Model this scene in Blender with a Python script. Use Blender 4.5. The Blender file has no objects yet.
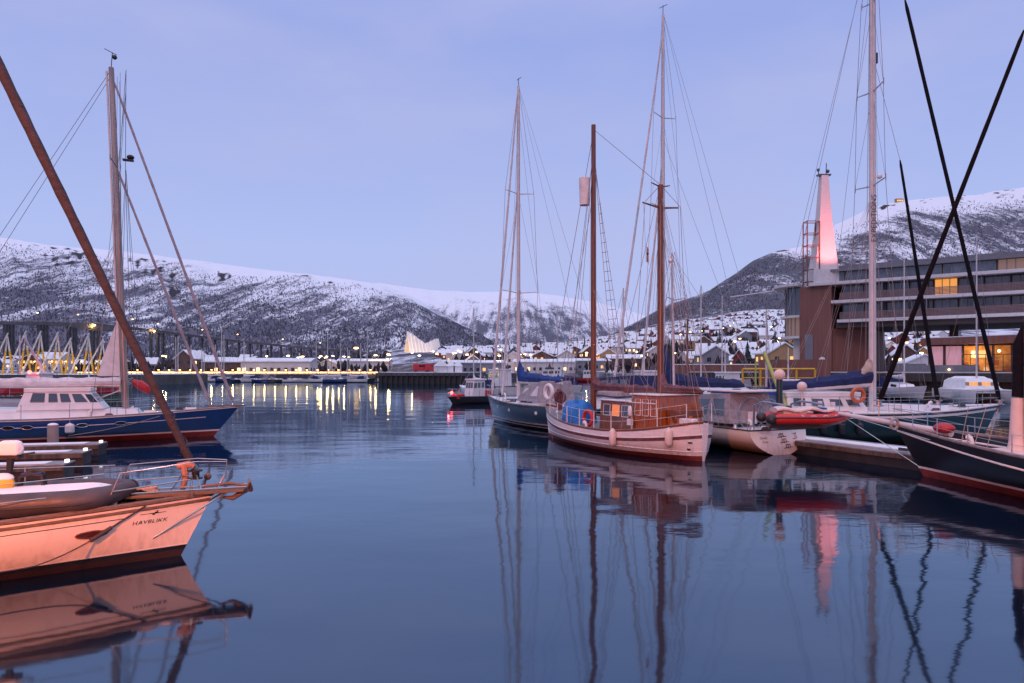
import bpy, math, random
from mathutils import Vector, Matrix, noise
R = random.Random(7)
SC = bpy.context.scene
COL = SC.collection
F, HZ, CX, CH = 683.0, 370.0, 512.0, 3.5      # focal length in pixels, horizon row, centre column, eye height

# ---------------------------------------------------------------- camera
cam = bpy.data.cameras.new('camera'); camo = bpy.data.objects.new('camera', cam); COL.objects.link(camo)
camo.location = (0, 0, CH); camo.rotation_euler = (math.radians(90), 0, 0)
cam.sensor_width = 36; cam.lens = 36 * F / 1024; cam.shift_y = (HZ - 341.5) / 1024
cam.clip_start = 0.1; cam.clip_end = 60000
SC.camera = camo
SC.render.resolution_x, SC.render.resolution_y = 1024, 683
SC.view_settings.view_transform = 'Standard'; SC.view_settings.look = 'None'
SC.view_settings.exposure = 0.0; SC.view_settings.gamma = 1.0; SC.view_settings.use_curve_mapping = False
SC.render.engine = 'CYCLES'
SC.cycles.use_denoising = True
SC.cycles.max_bounces = 6; SC.cycles.sample_clamp_indirect = 4.0
SC.cycles.caustics_reflective = False; SC.cycles.caustics_refractive = False

# ---------------------------------------------------------------- world: dusk sky
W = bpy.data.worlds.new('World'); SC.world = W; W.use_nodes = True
nt = W.node_tree; nt.nodes.clear()
def N(t, **k):
    n = nt.nodes.new(t)
    for a, b in k.items(): setattr(n, a, b)
    return n
L = nt.links.new
out = N('ShaderNodeOutputWorld'); bg = N('ShaderNodeBackground')
sky = N('ShaderNodeTexSky', sky_type='NISHITA'); sky.sun_disc = False
sky.sun_elevation = math.radians(1.5); sky.sun_rotation = math.radians(200)
tc = N('ShaderNodeTexCoord'); sep = N('ShaderNodeSeparateXYZ'); L(tc.outputs['Generated'], sep.inputs[0])
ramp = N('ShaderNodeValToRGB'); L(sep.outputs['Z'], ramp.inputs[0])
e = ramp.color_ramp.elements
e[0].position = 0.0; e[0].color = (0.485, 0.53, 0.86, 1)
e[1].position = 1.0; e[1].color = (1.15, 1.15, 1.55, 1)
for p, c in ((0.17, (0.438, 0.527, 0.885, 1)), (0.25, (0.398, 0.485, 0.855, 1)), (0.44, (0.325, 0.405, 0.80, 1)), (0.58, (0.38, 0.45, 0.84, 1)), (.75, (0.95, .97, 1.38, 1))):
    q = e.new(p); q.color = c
# thin veils of cloud
mp = N('ShaderNodeMapping'); mp.inputs['Scale'].default_value = (1.6, 1.6, 5.0); mp.inputs['Rotation'].default_value = (0.15, 0.25, 0.3)
L(tc.outputs['Generated'], mp.inputs[0])
nz = N('ShaderNodeTexNoise'); nz.inputs['Scale'].default_value = 1.5; nz.inputs['Detail'].default_value = 6; nz.inputs['Roughness'].default_value = 0.5
L(mp.outputs[0], nz.inputs[0])
mr = N('ShaderNodeMapRange'); mr.inputs[1].default_value = 0.44; mr.inputs[2].default_value = 0.70; mr.inputs[4].default_value = 0.62
L(nz.outputs['Fac'], mr.inputs[0])
mx = N('ShaderNodeMixRGB'); L(mr.outputs[0], mx.inputs[0]); L(ramp.outputs[0], mx.inputs[1]); mx.inputs[2].default_value = (0.475, 0.50, 0.80, 1)
sk = N('ShaderNodeMixRGB', blend_type='MULTIPLY'); sk.inputs[0].default_value = 1; L(sky.outputs[0], sk.inputs[1]); sk.inputs[2].default_value = (0.6, 0.6, 0.75, 1)
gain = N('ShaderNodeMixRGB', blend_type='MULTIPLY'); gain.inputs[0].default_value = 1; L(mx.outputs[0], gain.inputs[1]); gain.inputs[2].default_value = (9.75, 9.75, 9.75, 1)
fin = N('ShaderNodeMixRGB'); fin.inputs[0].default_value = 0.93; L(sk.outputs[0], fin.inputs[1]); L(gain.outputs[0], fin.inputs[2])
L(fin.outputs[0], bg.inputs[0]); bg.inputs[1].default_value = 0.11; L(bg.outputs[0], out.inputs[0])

# ---------------------------------------------------------------- the last warm light, from behind the camera
sl = bpy.data.lights.new('sun', 'SUN'); sl.energy = 0.5; sl.angle = math.radians(12); sl.color = (1.0, 0.62, 0.55)
so = bpy.data.objects.new('sun', sl); COL.objects.link(so)
so.rotation_euler = (math.radians(52), 0, math.radians(-20))

# ---------------------------------------------------------------- helpers
MATS = {}
def mat(name, color, rough=0.5, metal=0.0, emit=None, es=0.0, var=0.12, vscale=3.0, bump=0.0, bscale=20.0, stretch=(1, 1, 1), spec=0.5, coat=0.0, scum=0.0):
    m = bpy.data.materials.new(name); m.use_nodes = True; t = m.node_tree; b = t.nodes['Principled BSDF']
    b.inputs['Roughness'].default_value = rough; b.inputs['Metallic'].default_value = metal
    b.inputs['Specular IOR Level'].default_value = spec; b.inputs['Coat Weight'].default_value = coat
    co = t.nodes.new('ShaderNodeTexCoord'); mpn = t.nodes.new('ShaderNodeMapping'); mpn.inputs['Scale'].default_value = stretch
    t.links.new(co.outputs['Object'], mpn.inputs[0])
    if var > 0:
        n = t.nodes.new('ShaderNodeTexNoise'); n.inputs['Scale'].default_value = vscale; n.inputs['Detail'].default_value = 6
        t.links.new(mpn.outputs[0], n.inputs[0])
        r = t.nodes.new('ShaderNodeValToRGB'); r.color_ramp.elements[0].position = 0.3; r.color_ramp.elements[1].position = 0.72
        lo = [max(0, c * (1 - var * 1.5)) for c in color[:3]]; hi = [min(1, c * (1 + var * 0.6)) for c in color[:3]]
        r.color_ramp.elements[0].color = (*lo, 1); r.color_ramp.elements[1].color = (*hi, 1)
        t.links.new(n.outputs['Fac'], r.inputs[0]); t.links.new(r.outputs[0], b.inputs['Base Color'])
    else:
        b.inputs['Base Color'].default_value = (*color[:3], 1)
    if bump > 0:
        n2 = t.nodes.new('ShaderNodeTexNoise'); n2.inputs['Scale'].default_value = bscale; n2.inputs['Detail'].default_value = 4
        t.links.new(mpn.outputs[0], n2.inputs[0])
        bp = t.nodes.new('ShaderNodeBump'); bp.inputs['Strength'].default_value = bump; bp.inputs['Distance'].default_value = 0.03
        t.links.new(n2.outputs['Fac'], bp.inputs['Height']); t.links.new(bp.outputs[0], b.inputs['Normal'])
    if scum > 0:                     # weed line, drips and scuffs on a hull
        g = t.nodes.new('ShaderNodeSeparateXYZ'); t.links.new(co.outputs['Object'], g.inputs[0])
        m3 = t.nodes.new('ShaderNodeMapping'); m3.inputs['Scale'].default_value = (5, 5, .5); t.links.new(co.outputs['Object'], m3.inputs[0])
        n3 = t.nodes.new('ShaderNodeTexNoise'); n3.inputs['Scale'].default_value = 1.6; n3.inputs['Detail'].default_value = 7; n3.inputs['Roughness'].default_value = .65; t.links.new(m3.outputs[0], n3.inputs[0])
        mr1 = t.nodes.new('ShaderNodeMapRange'); mr1.inputs[1].default_value = .16; mr1.inputs[2].default_value = .62; mr1.inputs[3].default_value = .28; mr1.inputs[4].default_value = 0.0; t.links.new(g.outputs[2], mr1.inputs[0])
        ad = t.nodes.new('ShaderNodeMath'); ad.operation = 'ADD'; t.links.new(mr1.outputs[0], ad.inputs[0]); t.links.new(n3.outputs['Fac'], ad.inputs[1])
        mr2 = t.nodes.new('ShaderNodeMapRange'); mr2.inputs[1].default_value = .56; mr2.inputs[2].default_value = .95; mr2.inputs[4].default_value = scum; t.links.new(ad.outputs[0], mr2.inputs[0])
        mxn = t.nodes.new('ShaderNodeMixRGB'); src = b.inputs['Base Color'].links[0].from_socket; t.links.new(mr2.outputs[0], mxn.inputs[0]); t.links.new(src, mxn.inputs[1]); mxn.inputs[2].default_value = (.13, .085, .06, 1); t.links.new(mxn.outputs[0], b.inputs['Base Color'])
    if emit:
        b.inputs['Emission Color'].default_value = (*emit, 1); b.inputs['Emission Strength'].default_value = es
    MATS[name] = m
    return m

class MB:
    def __init__(s): s.v = []; s.f = []; s.m = []; s.k = 0
    def add(s, vs, fs):
        o = len(s.v); s.v += [tuple(p) for p in vs]
        for f in fs: s.f.append([i + o for i in f]); s.m.append(s.k)
        return s
    def box(s, c, d, rz=0.0, taper=1.0):
        ca, sa = math.cos(rz), math.sin(rz); vs = []
        for z in (-1, 1):
            k = taper if z > 0 else 1.0
            for x, y in ((-1, -1), (1, -1), (1, 1), (-1, 1)):
                px, py = x * d[0] / 2 * k, y * d[1] / 2 * k
                vs.append((c[0] + px * ca - py * sa, c[1] + px * sa + py * ca, c[2] + z * d[2] / 2))
        return s.add(vs, [(3, 2, 1, 0), (4, 5, 6, 7), (0, 1, 5, 4), (1, 2, 6, 5), (2, 3, 7, 6), (3, 0, 4, 7)])
    def path(s, pts, r, n=6, cap=True, flat=None):
        pts = [Vector(p) for p in pts]; rings = []; K = len(pts)
        if not hasattr(r, '__len__'): r = [r] * K
        t0 = (pts[-1] - pts[0]).normalized() if (pts[-1] - pts[0]).length > 1e-6 else Vector((0, 0, 1))
        up = Vector((0, 0, 1)) if abs(t0.z) < 0.9 else Vector((1, 0, 0))
        for i, p in enumerate(pts):
            t = (pts[min(i + 1, K - 1)] - pts[max(i - 1, 0)])
            t = t.normalized() if t.length > 1e-9 else t0
            a = up - t * up.dot(t); a = a.normalized() if a.length > 1e-6 else Vector((0, 1, 0)); b = t.cross(a); up = a
            ra = r[i]; rb = ra * (flat if flat else 1.0)
            rings.append([p + a * ra * math.cos(2 * math.pi * j / n) + b * rb * math.sin(2 * math.pi * j / n) for j in range(n)])
        return s.loft(rings, cap)
    def tube(s, p, q, r0, r1=None, n=8): return s.path([p, q], [r0, r0 if r1 is None else r1], n)
    def loft(s, rings, cap=True, closed=True):
        n = len(rings[0]); vs = [p for r in rings for p in r]; fs = []
        for i in range(len(rings) - 1):
            for j in range(n if closed else n - 1):
                k = (j + 1) % n
                fs.append((i * n + j, i * n + k, (i + 1) * n + k, (i + 1) * n + j))
        if cap: fs.append(tuple(range(n - 1, -1, -1))); fs.append(tuple((len(rings) - 1) * n + j for j in range(n)))
        return s.add(vs, fs)
    def poly(s, pts, z0, z1):
        n = len(pts)
        vs = [(p[0], p[1], z0) for p in pts] + [(p[0], p[1], z1) for p in pts]
        return s.add(vs, [tuple(range(n - 1, -1, -1)), tuple(range(n, 2 * n))] + [(i, (i + 1) % n, n + (i + 1) % n, n + i) for i in range(n)])
    def quad(s, a, b, c, d): return s.add([a, b, c, d], [(0, 1, 2, 3)])
    def ball(s, c, r, n=10, m=6, sq=(1, 1, 1)):
        rings = []
        for i in range(m + 1):
            ph = -math.pi / 2 + math.pi * i / m; cr = max(math.cos(ph), 0.02)
            rings.append([(c[0] + r * sq[0] * cr * math.cos(2 * math.pi * j / n), c[1] + r * sq[1] * cr * math.sin(2 * math.pi * j / n), c[2] + r * sq[2] * math.sin(ph)) for j in range(n)])
        return s.loft(rings)
    def torus(s, c, R_, r, axis='x', n=16, m=6):
        pts = []
        for i in range(n + 1):
            a = 2 * math.pi * i / n
            d = {'x': (0, R_ * math.cos(a), R_ * math.sin(a)), 'y': (R_ * math.cos(a), 0, R_ * math.sin(a)), 'z': (R_ * math.cos(a), R_ * math.sin(a), 0)}[axis]
            pts.append((c[0] + d[0], c[1] + d[1], c[2] + d[2]))
        return s.path(pts, r, m, False)
    def mesh(s, name, m, smooth=True):
        me = bpy.data.meshes.new(name); me.from_pydata(s.v, [], s.f); me.validate(); me.update()
        for x in (m if isinstance(m, (list, tuple)) else [m]): me.materials.append(MATS[x] if isinstance(x, str) else x)
        if len(me.polygons) == len(s.m): me.polygons.foreach_set('material_index', s.m)
        if smooth:
            me.polygons.foreach_set('use_smooth', [True] * len(me.polygons)); me.set_sharp_from_angle(angle=math.radians(38))
        return me
    def build(s, name, m, parent=None, smooth=True, bevel=0.0):
        o = bpy.data.objects.new(name, s.mesh(name, m, smooth)); COL.objects.link(o)
        if parent is not None: o.parent = parent
        if bevel > 0:
            bv = o.modifiers.new('bevel', 'BEVEL'); bv.width = bevel; bv.segments = 2; bv.limit_method = 'ANGLE'
        return o

def tag(o, label=None, cat=None, group=None, kind=None):
    if label: o['label'] = label
    if cat: o['category'] = cat
    if group: o['group'] = group
    if kind: o['kind'] = kind
    return o
def empty(name, loc, rz=0.0, label=None, cat=None, group=None):
    o = bpy.data.objects.new(name, None); COL.objects.link(o); o.location = loc; o.rotation_euler = (0, 0, rz); o.empty_display_size = 0.3
    return tag(o, label, cat, group)
def copy_tree(o, parent=None):
    c = o.copy(); COL.objects.link(c)
    if parent is not None: c.parent = parent
    for ch in list(o.children): copy_tree(ch, c)
    return c
def at(px, py, Y): return Vector(((px - CX) / F * Y, Y, CH + (HZ - py) / F * Y))
def wat(px, py, z=0.0):
    Y = F * (CH - z) / (py - HZ); return Vector(((px - CX) / F * Y, Y, z))
def lerp(a, b, t): return a + (b - a) * t
def interp(pts, x):
    if x <= pts[0][0]: return pts[0][1]
    for (x0, y0), (x1, y1) in zip(pts, pts[1:]):
        if x <= x1: return y0 + (y1 - y0) * (x - x0) / (x1 - x0)
    return pts[-1][1]
def point_lamp(parent, loc, watts, color, r=0.1):
    l = bpy.data.lights.new('bulb', 'POINT'); l.energy = watts; l.color = color; l.shadow_soft_size = r
    o = bpy.data.objects.new('bulb', l); COL.objects.link(o); o.location = loc; o.parent = parent
    return o

# ---------------------------------------------------------------- materials
mat('white paint', (0.78, 0.76, 0.76), 0.35, var=0.07, vscale=2, coat=0.2)
mat('cream hull', (0.80, 0.74, 0.70), 0.30, var=0.05, vscale=1.2, coat=0.25, scum=.38)
mat('plank hull', (0.82, 0.775, 0.79), 0.45, var=0.09, vscale=3.5, bump=0.25, bscale=6, stretch=(0.4, 1, 6), scum=.45)
mat('navy hull', (0.012, 0.028, 0.05), 0.2, var=0.2, vscale=1.5, coat=0.4, scum=.25)
mat('blue hull', (0.008, 0.05, 0.20), 0.2, var=0.15, vscale=1.2, coat=0.4)
mat('black hull', (0.008, 0.007, 0.011), 0.3, var=0.2, vscale=1.5, coat=0.1)
mat('teal hull', (0.01, 0.045, 0.055), 0.3, var=0.2)
mat('red antifouling', (0.16, 0.022, 0.018), 0.6, var=0.3, vscale=4)
mat('dark antifouling', (0.022, 0.007, 0.009), 0.6, var=0.3, vscale=4)
mat('red paint', (0.42, 0.012, 0.02), 0.45, var=0.15)
mat('red rubber', (0.55, 0.02, 0.018), 0.4, var=0.12, bump=0.1)
mat('tender rubber', (0.055, 0.05, 0.06), 0.5, var=0.3, bump=0.1)
mat('portlight glass', (0.07, 0.02, 0.02), 0.15, var=0)
mat('grey rubber', (0.16, 0.155, 0.18), 0.5, var=0.2, bump=0.1)
mat('dark rubber', (0.03, 0.03, 0.04), 0.5, var=0.25, bump=0.1)
mat('black', (0.012, 0.012, 0.018), 0.45, var=0.2)
mat('teak', (0.16, 0.11, 0.085), 0.55, var=0.3, vscale=4, stretch=(1, 8, 8))
mat('weathered deck', (0.28, 0.26, 0.27), 0.75, var=0.3, vscale=3, bump=0.2, stretch=(1, 6, 1))
mat('varnish', (0.40, 0.095, 0.018), 0.22, var=0.4, vscale=3, stretch=(6, 6, 0.8), coat=0.5)
mat('mahogany', (0.20, 0.065, 0.028), 0.3, var=0.35, vscale=4, stretch=(5, 5, 1), coat=0.4)
mat('mast wood', (0.17, 0.052, 0.026), 0.35, var=0.35, vscale=3, stretch=(6, 6, 0.6), coat=0.2)
mat('bronzed mast', (0.36, 0.30, 0.275), 0.35, 0.3, var=0.25, vscale=3, stretch=(2, 2, 0.3))
mat('white mast', (0.62, 0.58, 0.58), 0.35, var=0.08)
mat('alloy', (0.55, 0.55, 0.58), 0.38, 0.75, var=0.12)
mat('steel', (0.5, 0.5, 0.52), 0.3, 0.9, var=0.1)
mat('wire', (0.20, 0.19, 0.21), 0.5, 0.4, var=0)
mat('rope', (0.42, 0.36, 0.33), 0.9, var=0.25, vscale=30)
mat('dark rope', (0.05, 0.045, 0.06), 0.9, var=0.2, vscale=30)
mat('brown sailcloth', (0.040, 0.036, 0.050), 0.85, var=0.3, vscale=4, bump=0.5, bscale=9, stretch=(1, 1, 3))
mat('plum sailcloth', (0.17, 0.075, 0.09), 0.85, var=0.35, vscale=5, bump=0.6, bscale=7)
mat('blue canvas', (0.012, 0.055, 0.24), 0.8, var=0.3, vscale=3, bump=0.5, bscale=5)
mat('dark blue canvas', (0.010, 0.022, 0.10), 0.8, var=0.3, vscale=3, bump=0.5, bscale=5)
mat('bright tarp', (0.01, 0.17, 0.52), 0.6, var=0.25, vscale=4, bump=0.6, bscale=5)
mat('black sailcloth', (0.010, 0.009, 0.014), 0.9, spec=0.15, var=0.25, vscale=5, bump=0.4, bscale=12, stretch=(1, 1, 3))
mat('white sailcloth', (0.70, 0.66, 0.67), 0.8, var=0.13, vscale=3, bump=0.5, bscale=5)
mat('grey canvas', (0.34, 0.31, 0.34), 0.8, var=0.2, vscale=4, bump=0.4, bscale=6)
mat('beige sailcloth', (0.46, 0.37, 0.31), 0.8, var=0.25, vscale=4, bump=0.6, bscale=6)
mat('dark glass', (0.015, 0.02, 0.03), 0.06, var=0, spec=0.8)
mat('blue glass', (0.06, 0.075, 0.10), 0.08, var=0, spec=0.9)
mat('snow', (0.80, 0.81, 0.84), 0.85, var=0.06, vscale=2, bump=0.4, bscale=4)
mat('concrete', (0.30, 0.28, 0.28), 0.85, var=0.25, vscale=1, bump=0.3)
mat('dark concrete', (0.10, 0.095, 0.10), 0.85, var=0.3, vscale=0.3)
mat('timber', (0.13, 0.10, 0.085), 0.85, var=0.4, vscale=2, bump=0.4, stretch=(3, 3, 0.4))
mat('wet timber', (0.03, 0.026, 0.026), 0.6, var=0.4, vscale=2, bump=0.3)
mat('yellow paint', (0.72, 0.40, 0.02), 0.5, var=0.15)
mat('faded orange', (0.40, 0.20, 0.14), 0.7, var=0.3, vscale=6, bump=0.4)
mat('orange plastic', (0.55, 0.13, 0.05), 0.45, var=0.1)
mat('red plastic', (0.6, 0.03, 0.03), 0.45, var=0.1)
mat('lime paint', (0.36, 0.42, 0.10), 0.5, var=0.15)
mat('green canvas', (0.06, 0.16, 0.11), 0.8, var=0.2)
mat('pink fender', (0.74, 0.58, 0.53), 0.5, var=0.08)
mat('sodium glow', (0.9, 0.5, 0.2), 0.5, emit=(1.0, 0.50, 0.14), es=9, var=0)
mat('warm glow', (0.9, 0.7, 0.4), 0.5, emit=(1.0, 0.66, 0.28), es=7, var=0)
mat('white glow', (0.9, 0.9, 0.9), 0.5, emit=(1.0, 0.92, 0.82), es=2.5, var=0)
mat('red glow', (0.9, 0.1, 0.1), 0.5, emit=(1.0, 0.08, 0.07), es=9, var=0)
mat('lamp metal', (0.10, 0.10, 0.11), 0.5, 0.5, var=0.1)
# ================================================================ SETTING
# ---- water
def water():
    m = bpy.data.materials.new('harbour water'); m.use_nodes = True; t = m.node_tree; t.nodes.remove(t.nodes['Principled BSDF'])
    fr = t.nodes.new('ShaderNodeFresnel'); fr.inputs['IOR'].default_value = 2.7
    df = t.nodes.new('ShaderNodeBsdfDiffuse'); df.inputs['Color'].default_value = (0.0018, 0.006, 0.015, 1)
    gl = t.nodes.new('ShaderNodeBsdfGlossy'); gl.inputs['Color'].default_value = (0.70, 0.87, 1.0, 1); gl.inputs['Roughness'].default_value = 0.055
    mxs = t.nodes.new('ShaderNodeMixShader'); t.links.new(fr.outputs[0], mxs.inputs[0]); t.links.new(df.outputs[0], mxs.inputs[1]); t.links.new(gl.outputs[0], mxs.inputs[2]); t.links.new(mxs.outputs[0], t.nodes['Material Output'].inputs[0])
    co = t.nodes.new('ShaderNodeTexCoord')
    def nz(sc, detail, st):
        mp = t.nodes.new('ShaderNodeMapping'); mp.inputs['Scale'].default_value = st; t.links.new(co.outputs['Object'], mp.inputs[0])
        n = t.nodes.new('ShaderNodeTexNoise'); n.inputs['Scale'].default_value = sc; n.inputs['Detail'].default_value = detail; n.inputs['Roughness'].default_value = 0.5
        t.links.new(mp.outputs[0], n.inputs[0]); return n.outputs['Fac']
    def mth(op, a, c):
        n = t.nodes.new('ShaderNodeMath'); n.operation = op
        for i, x in enumerate((a, c)):
            if isinstance(x, float): n.inputs[i].default_value = x
            else: t.links.new(x, n.inputs[i])
        return n.outputs[0]
    big = nz(0.16, 2, (0.8, 1.6, 1)); mid = nz(1.1, 3, (0.7, 1.3, 1)); sm = nz(4.5, 2, (0.6, 1.2, 1)); patch = nz(0.035, 3, (0.5, 1.6, 1))
    mr = t.nodes.new('ShaderNodeMapRange'); mr.inputs[1].default_value = 0.38; mr.inputs[2].default_value = 0.68; mr.inputs[3].default_value = 0.12; mr.inputs[4].default_value = 1.0
    t.links.new(patch, mr.inputs[0])
    h = mth('ADD', mth('MULTIPLY', big, 0.06), mth('MULTIPLY', mth('ADD', mth('MULTIPLY', mid, 0.016), mth('MULTIPLY', sm, 0.0022)), mr.outputs[0]))
    bp = t.nodes.new('ShaderNodeBump'); bp.inputs['Strength'].default_value = 1.0; bp.inputs['Distance'].default_value = 0.75
    t.links.new(h, bp.inputs['Height']); [t.links.new(bp.outputs[0], k.inputs['Normal']) for k in (fr, gl)]
    q = MB(); q.quad((-9000, -60, 0), (9000, -60, 0), (9000, 12000, 0), (-9000, 12000, 0))
    tag(q.build('water', m), 'calm blue harbour water mirroring masts and hulls', 'water', kind='structure')
water()

# ---- snowy land behind the harbour
def shore(px): return interp([(-400, 214), (470, 214), (500, 252), (640, 252), (690, 120), (1500, 108)], px)
def slope(px): return interp([(-400, 0.012), (350, 0.016), (395, 0.038), (445, 0.040), (520, 0.042), (600, 0.058), (680, 0.088), (760, 0.108), (1000, 0.112), (1500, 0.11)], px)
def land_z(px, Y):
    z = 2.2 + slope(px) * max(0.0, Y - 270)
    return z + 3.0 * noise.noise(Vector((px * 0.02, Y * 0.006, 1.3))) * min(1, max(0, (Y - 280) / 200))
def town_z(X, Y): return land_z(CX + F * X / Y, Y)
def terrain_mat(name, tree, snow, patch_scale):
    m = bpy.data.materials.new(name); m.use_nodes = True; t = m.node_tree; b = t.nodes['Principled BSDF']; b.inputs['Roughness'].default_value = 0.9
    b.inputs['Specular IOR Level'].default_value = 0.1
    co = t.nodes.new('ShaderNodeTexCoord')
    def nz(sc, st=(1, 1, 1), d=4, rg=0.55):
        mp = t.nodes.new('ShaderNodeMapping'); mp.inputs['Scale'].default_value = st; t.links.new(co.outputs['Object'], mp.inputs[0])
        n = t.nodes.new('ShaderNodeTexNoise'); n.inputs['Scale'].default_value = sc; n.inputs['Detail'].default_value = d; n.inputs['Roughness'].default_value = rg
        t.links.new(mp.outputs[0], n.inputs[0]); return n.outputs['Fac']
    def mth(op, a, c, clamp=False):
        n = t.nodes.new('ShaderNodeMath'); n.operation = op; n.use_clamp = clamp
        for i, x in enumerate((a, c)):
            if isinstance(x, (int, float)): n.inputs[i].default_value = x
            else: t.links.new(x, n.inputs[i])
        return n.outputs[0]
    at_ = t.nodes.new('ShaderNodeAttribute'); at_.attribute_name = 'cover'          # R: how much birch grows there, G: bare rock
    sp = t.nodes.new('ShaderNodeSeparateColor'); t.links.new(at_.outputs['Color'], sp.inputs[0])
    fine = nz(0.10, (1, 0.3, 0.5), 6, 0.75); clump = nz(patch_scale, (1, 0.5, 0.5), 5)
    streak = nz(0.022, (1, 0.07, 0.12), 5, 0.6)
    clump = mth('ADD', mth('MULTIPLY', clump, 0.6), mth('MULTIPLY', streak, 0.6)); dens = mth('ADD', mth('MULTIPLY', mth('SUBTRACT', clump, 0.52), 2.0), mth('MULTIPLY', sp.outputs[0], 1.0))
    tr = mth('MULTIPLY', mth('ADD', mth('SUBTRACT', fine, 0.80), mth('MULTIPLY', dens, 0.62)), 5.0, True)
    rock = mth('MULTIPLY', mth('ADD', mth('SUBTRACT', nz(0.02, (1, 0.10, 0.35), 7, 0.65), 0.95), mth('MULTIPLY', sp.outputs[1], 0.64)), 9.0, True)
    mx = t.nodes.new('ShaderNodeMixRGB'); t.links.new(tr, mx.inputs[0]); mx.inputs[1].default_value = (*snow, 1); mx.inputs[2].default_value = (*tree, 1)
    m2 = t.nodes.new('ShaderNodeMixRGB'); t.links.new(rock, m2.inputs[0]); t.links.new(mx.outputs[0], m2.inputs[1]); m2.inputs[2].default_value = (0.045, 0.042, 0.05, 1)
    t.links.new(m2.outputs[0], b.inputs['Base Color'])
    return m
SURF = {}
def mountain(name, label, ridge, Yb, Yr, zb, prof, m, cover, rock, seed, gully, cols=260, rows=70):
    p0, p1 = ridge[0][0], ridge[-1][0]
    def z_at(px, t):
        Y = lerp(Yb, Yr, min(t, 1.0)); zr = CH + (HZ - interp(ridge, px)) / F * Yr
        s = Vector((px * 0.012 + seed, t * 1.2, seed)); g = noise.noise(s * 1.0) + 0.6 * noise.noise(s * 2.7) + 0.45 * abs(noise.noise(Vector((px * 0.075 + t * 1.5, t * 0.9, seed + 4)))) + 0.25 * noise.noise(Vector((px * 0.2, t * 9, seed + 9)))
        env = math.sin(math.pi * min(max(t, 0), 1)) ** 0.8
        z = lerp(zb, zr, interp(prof, t)) - gully * g * env
        if t > 1: z = zr - (t - 1) * 0.25 * (Yr - Yb)
        if t >= 0.93: z += 0.006 * zr * noise.noise(Vector((px * 0.06, 3, seed)))
        return z
    ts = [j / rows for j in range(rows + 1)] + [1.2, 1.6]
    vs, fs, cv = [], [], []
    for i in range(cols + 1):
        px = lerp(p0, p1, i / cols)
        for t in ts:
            Y = lerp(Yb, Yr, t); vs.append(((px - CX) / F * Y, Y, z_at(px, t)))
            cv.append((cover(px, t), rock(px, t), 0, 1))
    n = len(ts)
    for i in range(cols):
        for j in range(n - 1): fs.append((i * n + j, (i + 1) * n + j, (i + 1) * n + j + 1, i * n + j + 1))
    q = MB(); q.add(vs, fs); me = q.mesh(name, m)
    ca = me.color_attributes.new('cover', 'FLOAT_COLOR', 'POINT')
    for k, c in enumerate(cv): ca.data[k].color = c
    o = bpy.data.objects.new(name, me); COL.objects.link(o); tag(o, label, 'mountain', kind='structure')
    SURF[label] = (z_at, Yb, Yr, p0, p1, cover)
    return o
mt = terrain_mat('birch slope', (0.115, 0.115, 0.15), (0.76, 0.77, 0.82), 0.006)
mtr = terrain_mat('birch slope east', (0.105, 0.103, 0.128), (0.76, 0.76, 0.80), 0.006)
def rk_left(px, t):
    r = 0.0
    for c, w, t0, t1 in ((70, 55, .46, .84), (150, 44, .38, .80), (165, 12, .3, .62), (225, 14, .5, .78), (310, 14, .6, .85), (335, 10, .5, .75), (-60, 60, .5, .8), (270, 10, .55, .8)):
        r = max(r, math.exp(-((px - c - (0.6 - t) * 40) / w) ** 2) * max(0, min(1, (t - t0) * 12, (t1 - t) * 12)))
    return r * (0.55 + 0.9 * abs(noise.noise(Vector((px * 0.12 + t * 3, t * 6, 2)))))
mountain('mountain', 'long flat-topped snowy mountain behind the bridge', [(-420, 225), (-150, 231), (0, 237), (50, 245), (120, 251), (200, 261), (260, 269), (330, 277), (380, 284), (405, 293), (425, 303), (450, 318), (475, 332), (500, 346), (540, 362), (580, 372)],
         1260, 3600, 8, [(0, 0), (0.25, 0.26), (0.62, 0.69), (0.72, 0.79), (1, 1)], mt,
         lambda px, t: interp([(0, .72), (.2, .68), (.45, .50), (.62, .30), (.74, .12), (.85, -.25), (1, -.6)], t) + max(0, min(1, (px - 375) / 60)) * max(0, t - .35) * 1.6, rk_left, 1.7, 26)
mountain('mountain', 'distant white snowy mountain closing the fjord', [(330, 285), (380, 283), (430, 290), (470, 292), (520, 291), (560, 296), (600, 303), (640, 314), (690, 330), (760, 350), (800, 366)],
         3900, 8200, 20, [(0, 0), (0.3, 0.32), (0.6, 0.68), (0.75, 0.82), (1, 1)], mt,
         lambda px, t: interp([(0, .75), (.35, .58), (.55, .30), (.68, .0), (.8, -.5), (1, -.9)], t), lambda px, t: 0.3 * abs(noise.noise(Vector((px * .1, t * 5, 8)))) * (0.3 < t < 0.8), 6.1, 70, cols=160)
def rk_right(px, t):
    r = 0.0
    for c, w, t0, t1 in ((1000, 30, .80, 1.0), (960, 18, .78, .97), (885, 18, .86, 1.0), (1040, 30, .7, .95), (925, 12, .86, .98), (1150, 60, .7, 1.), (780, 30, .9, 1.), (720, 25, .85, 1.)):
        r = max(r, math.exp(-((px - c) / w) ** 2) * max(0, min(1, (t - t0) * 14)))
    return r * (0.6 + 0.8 * abs(noise.noise(Vector((px * 0.15, t * 14, 5)))))
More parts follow.
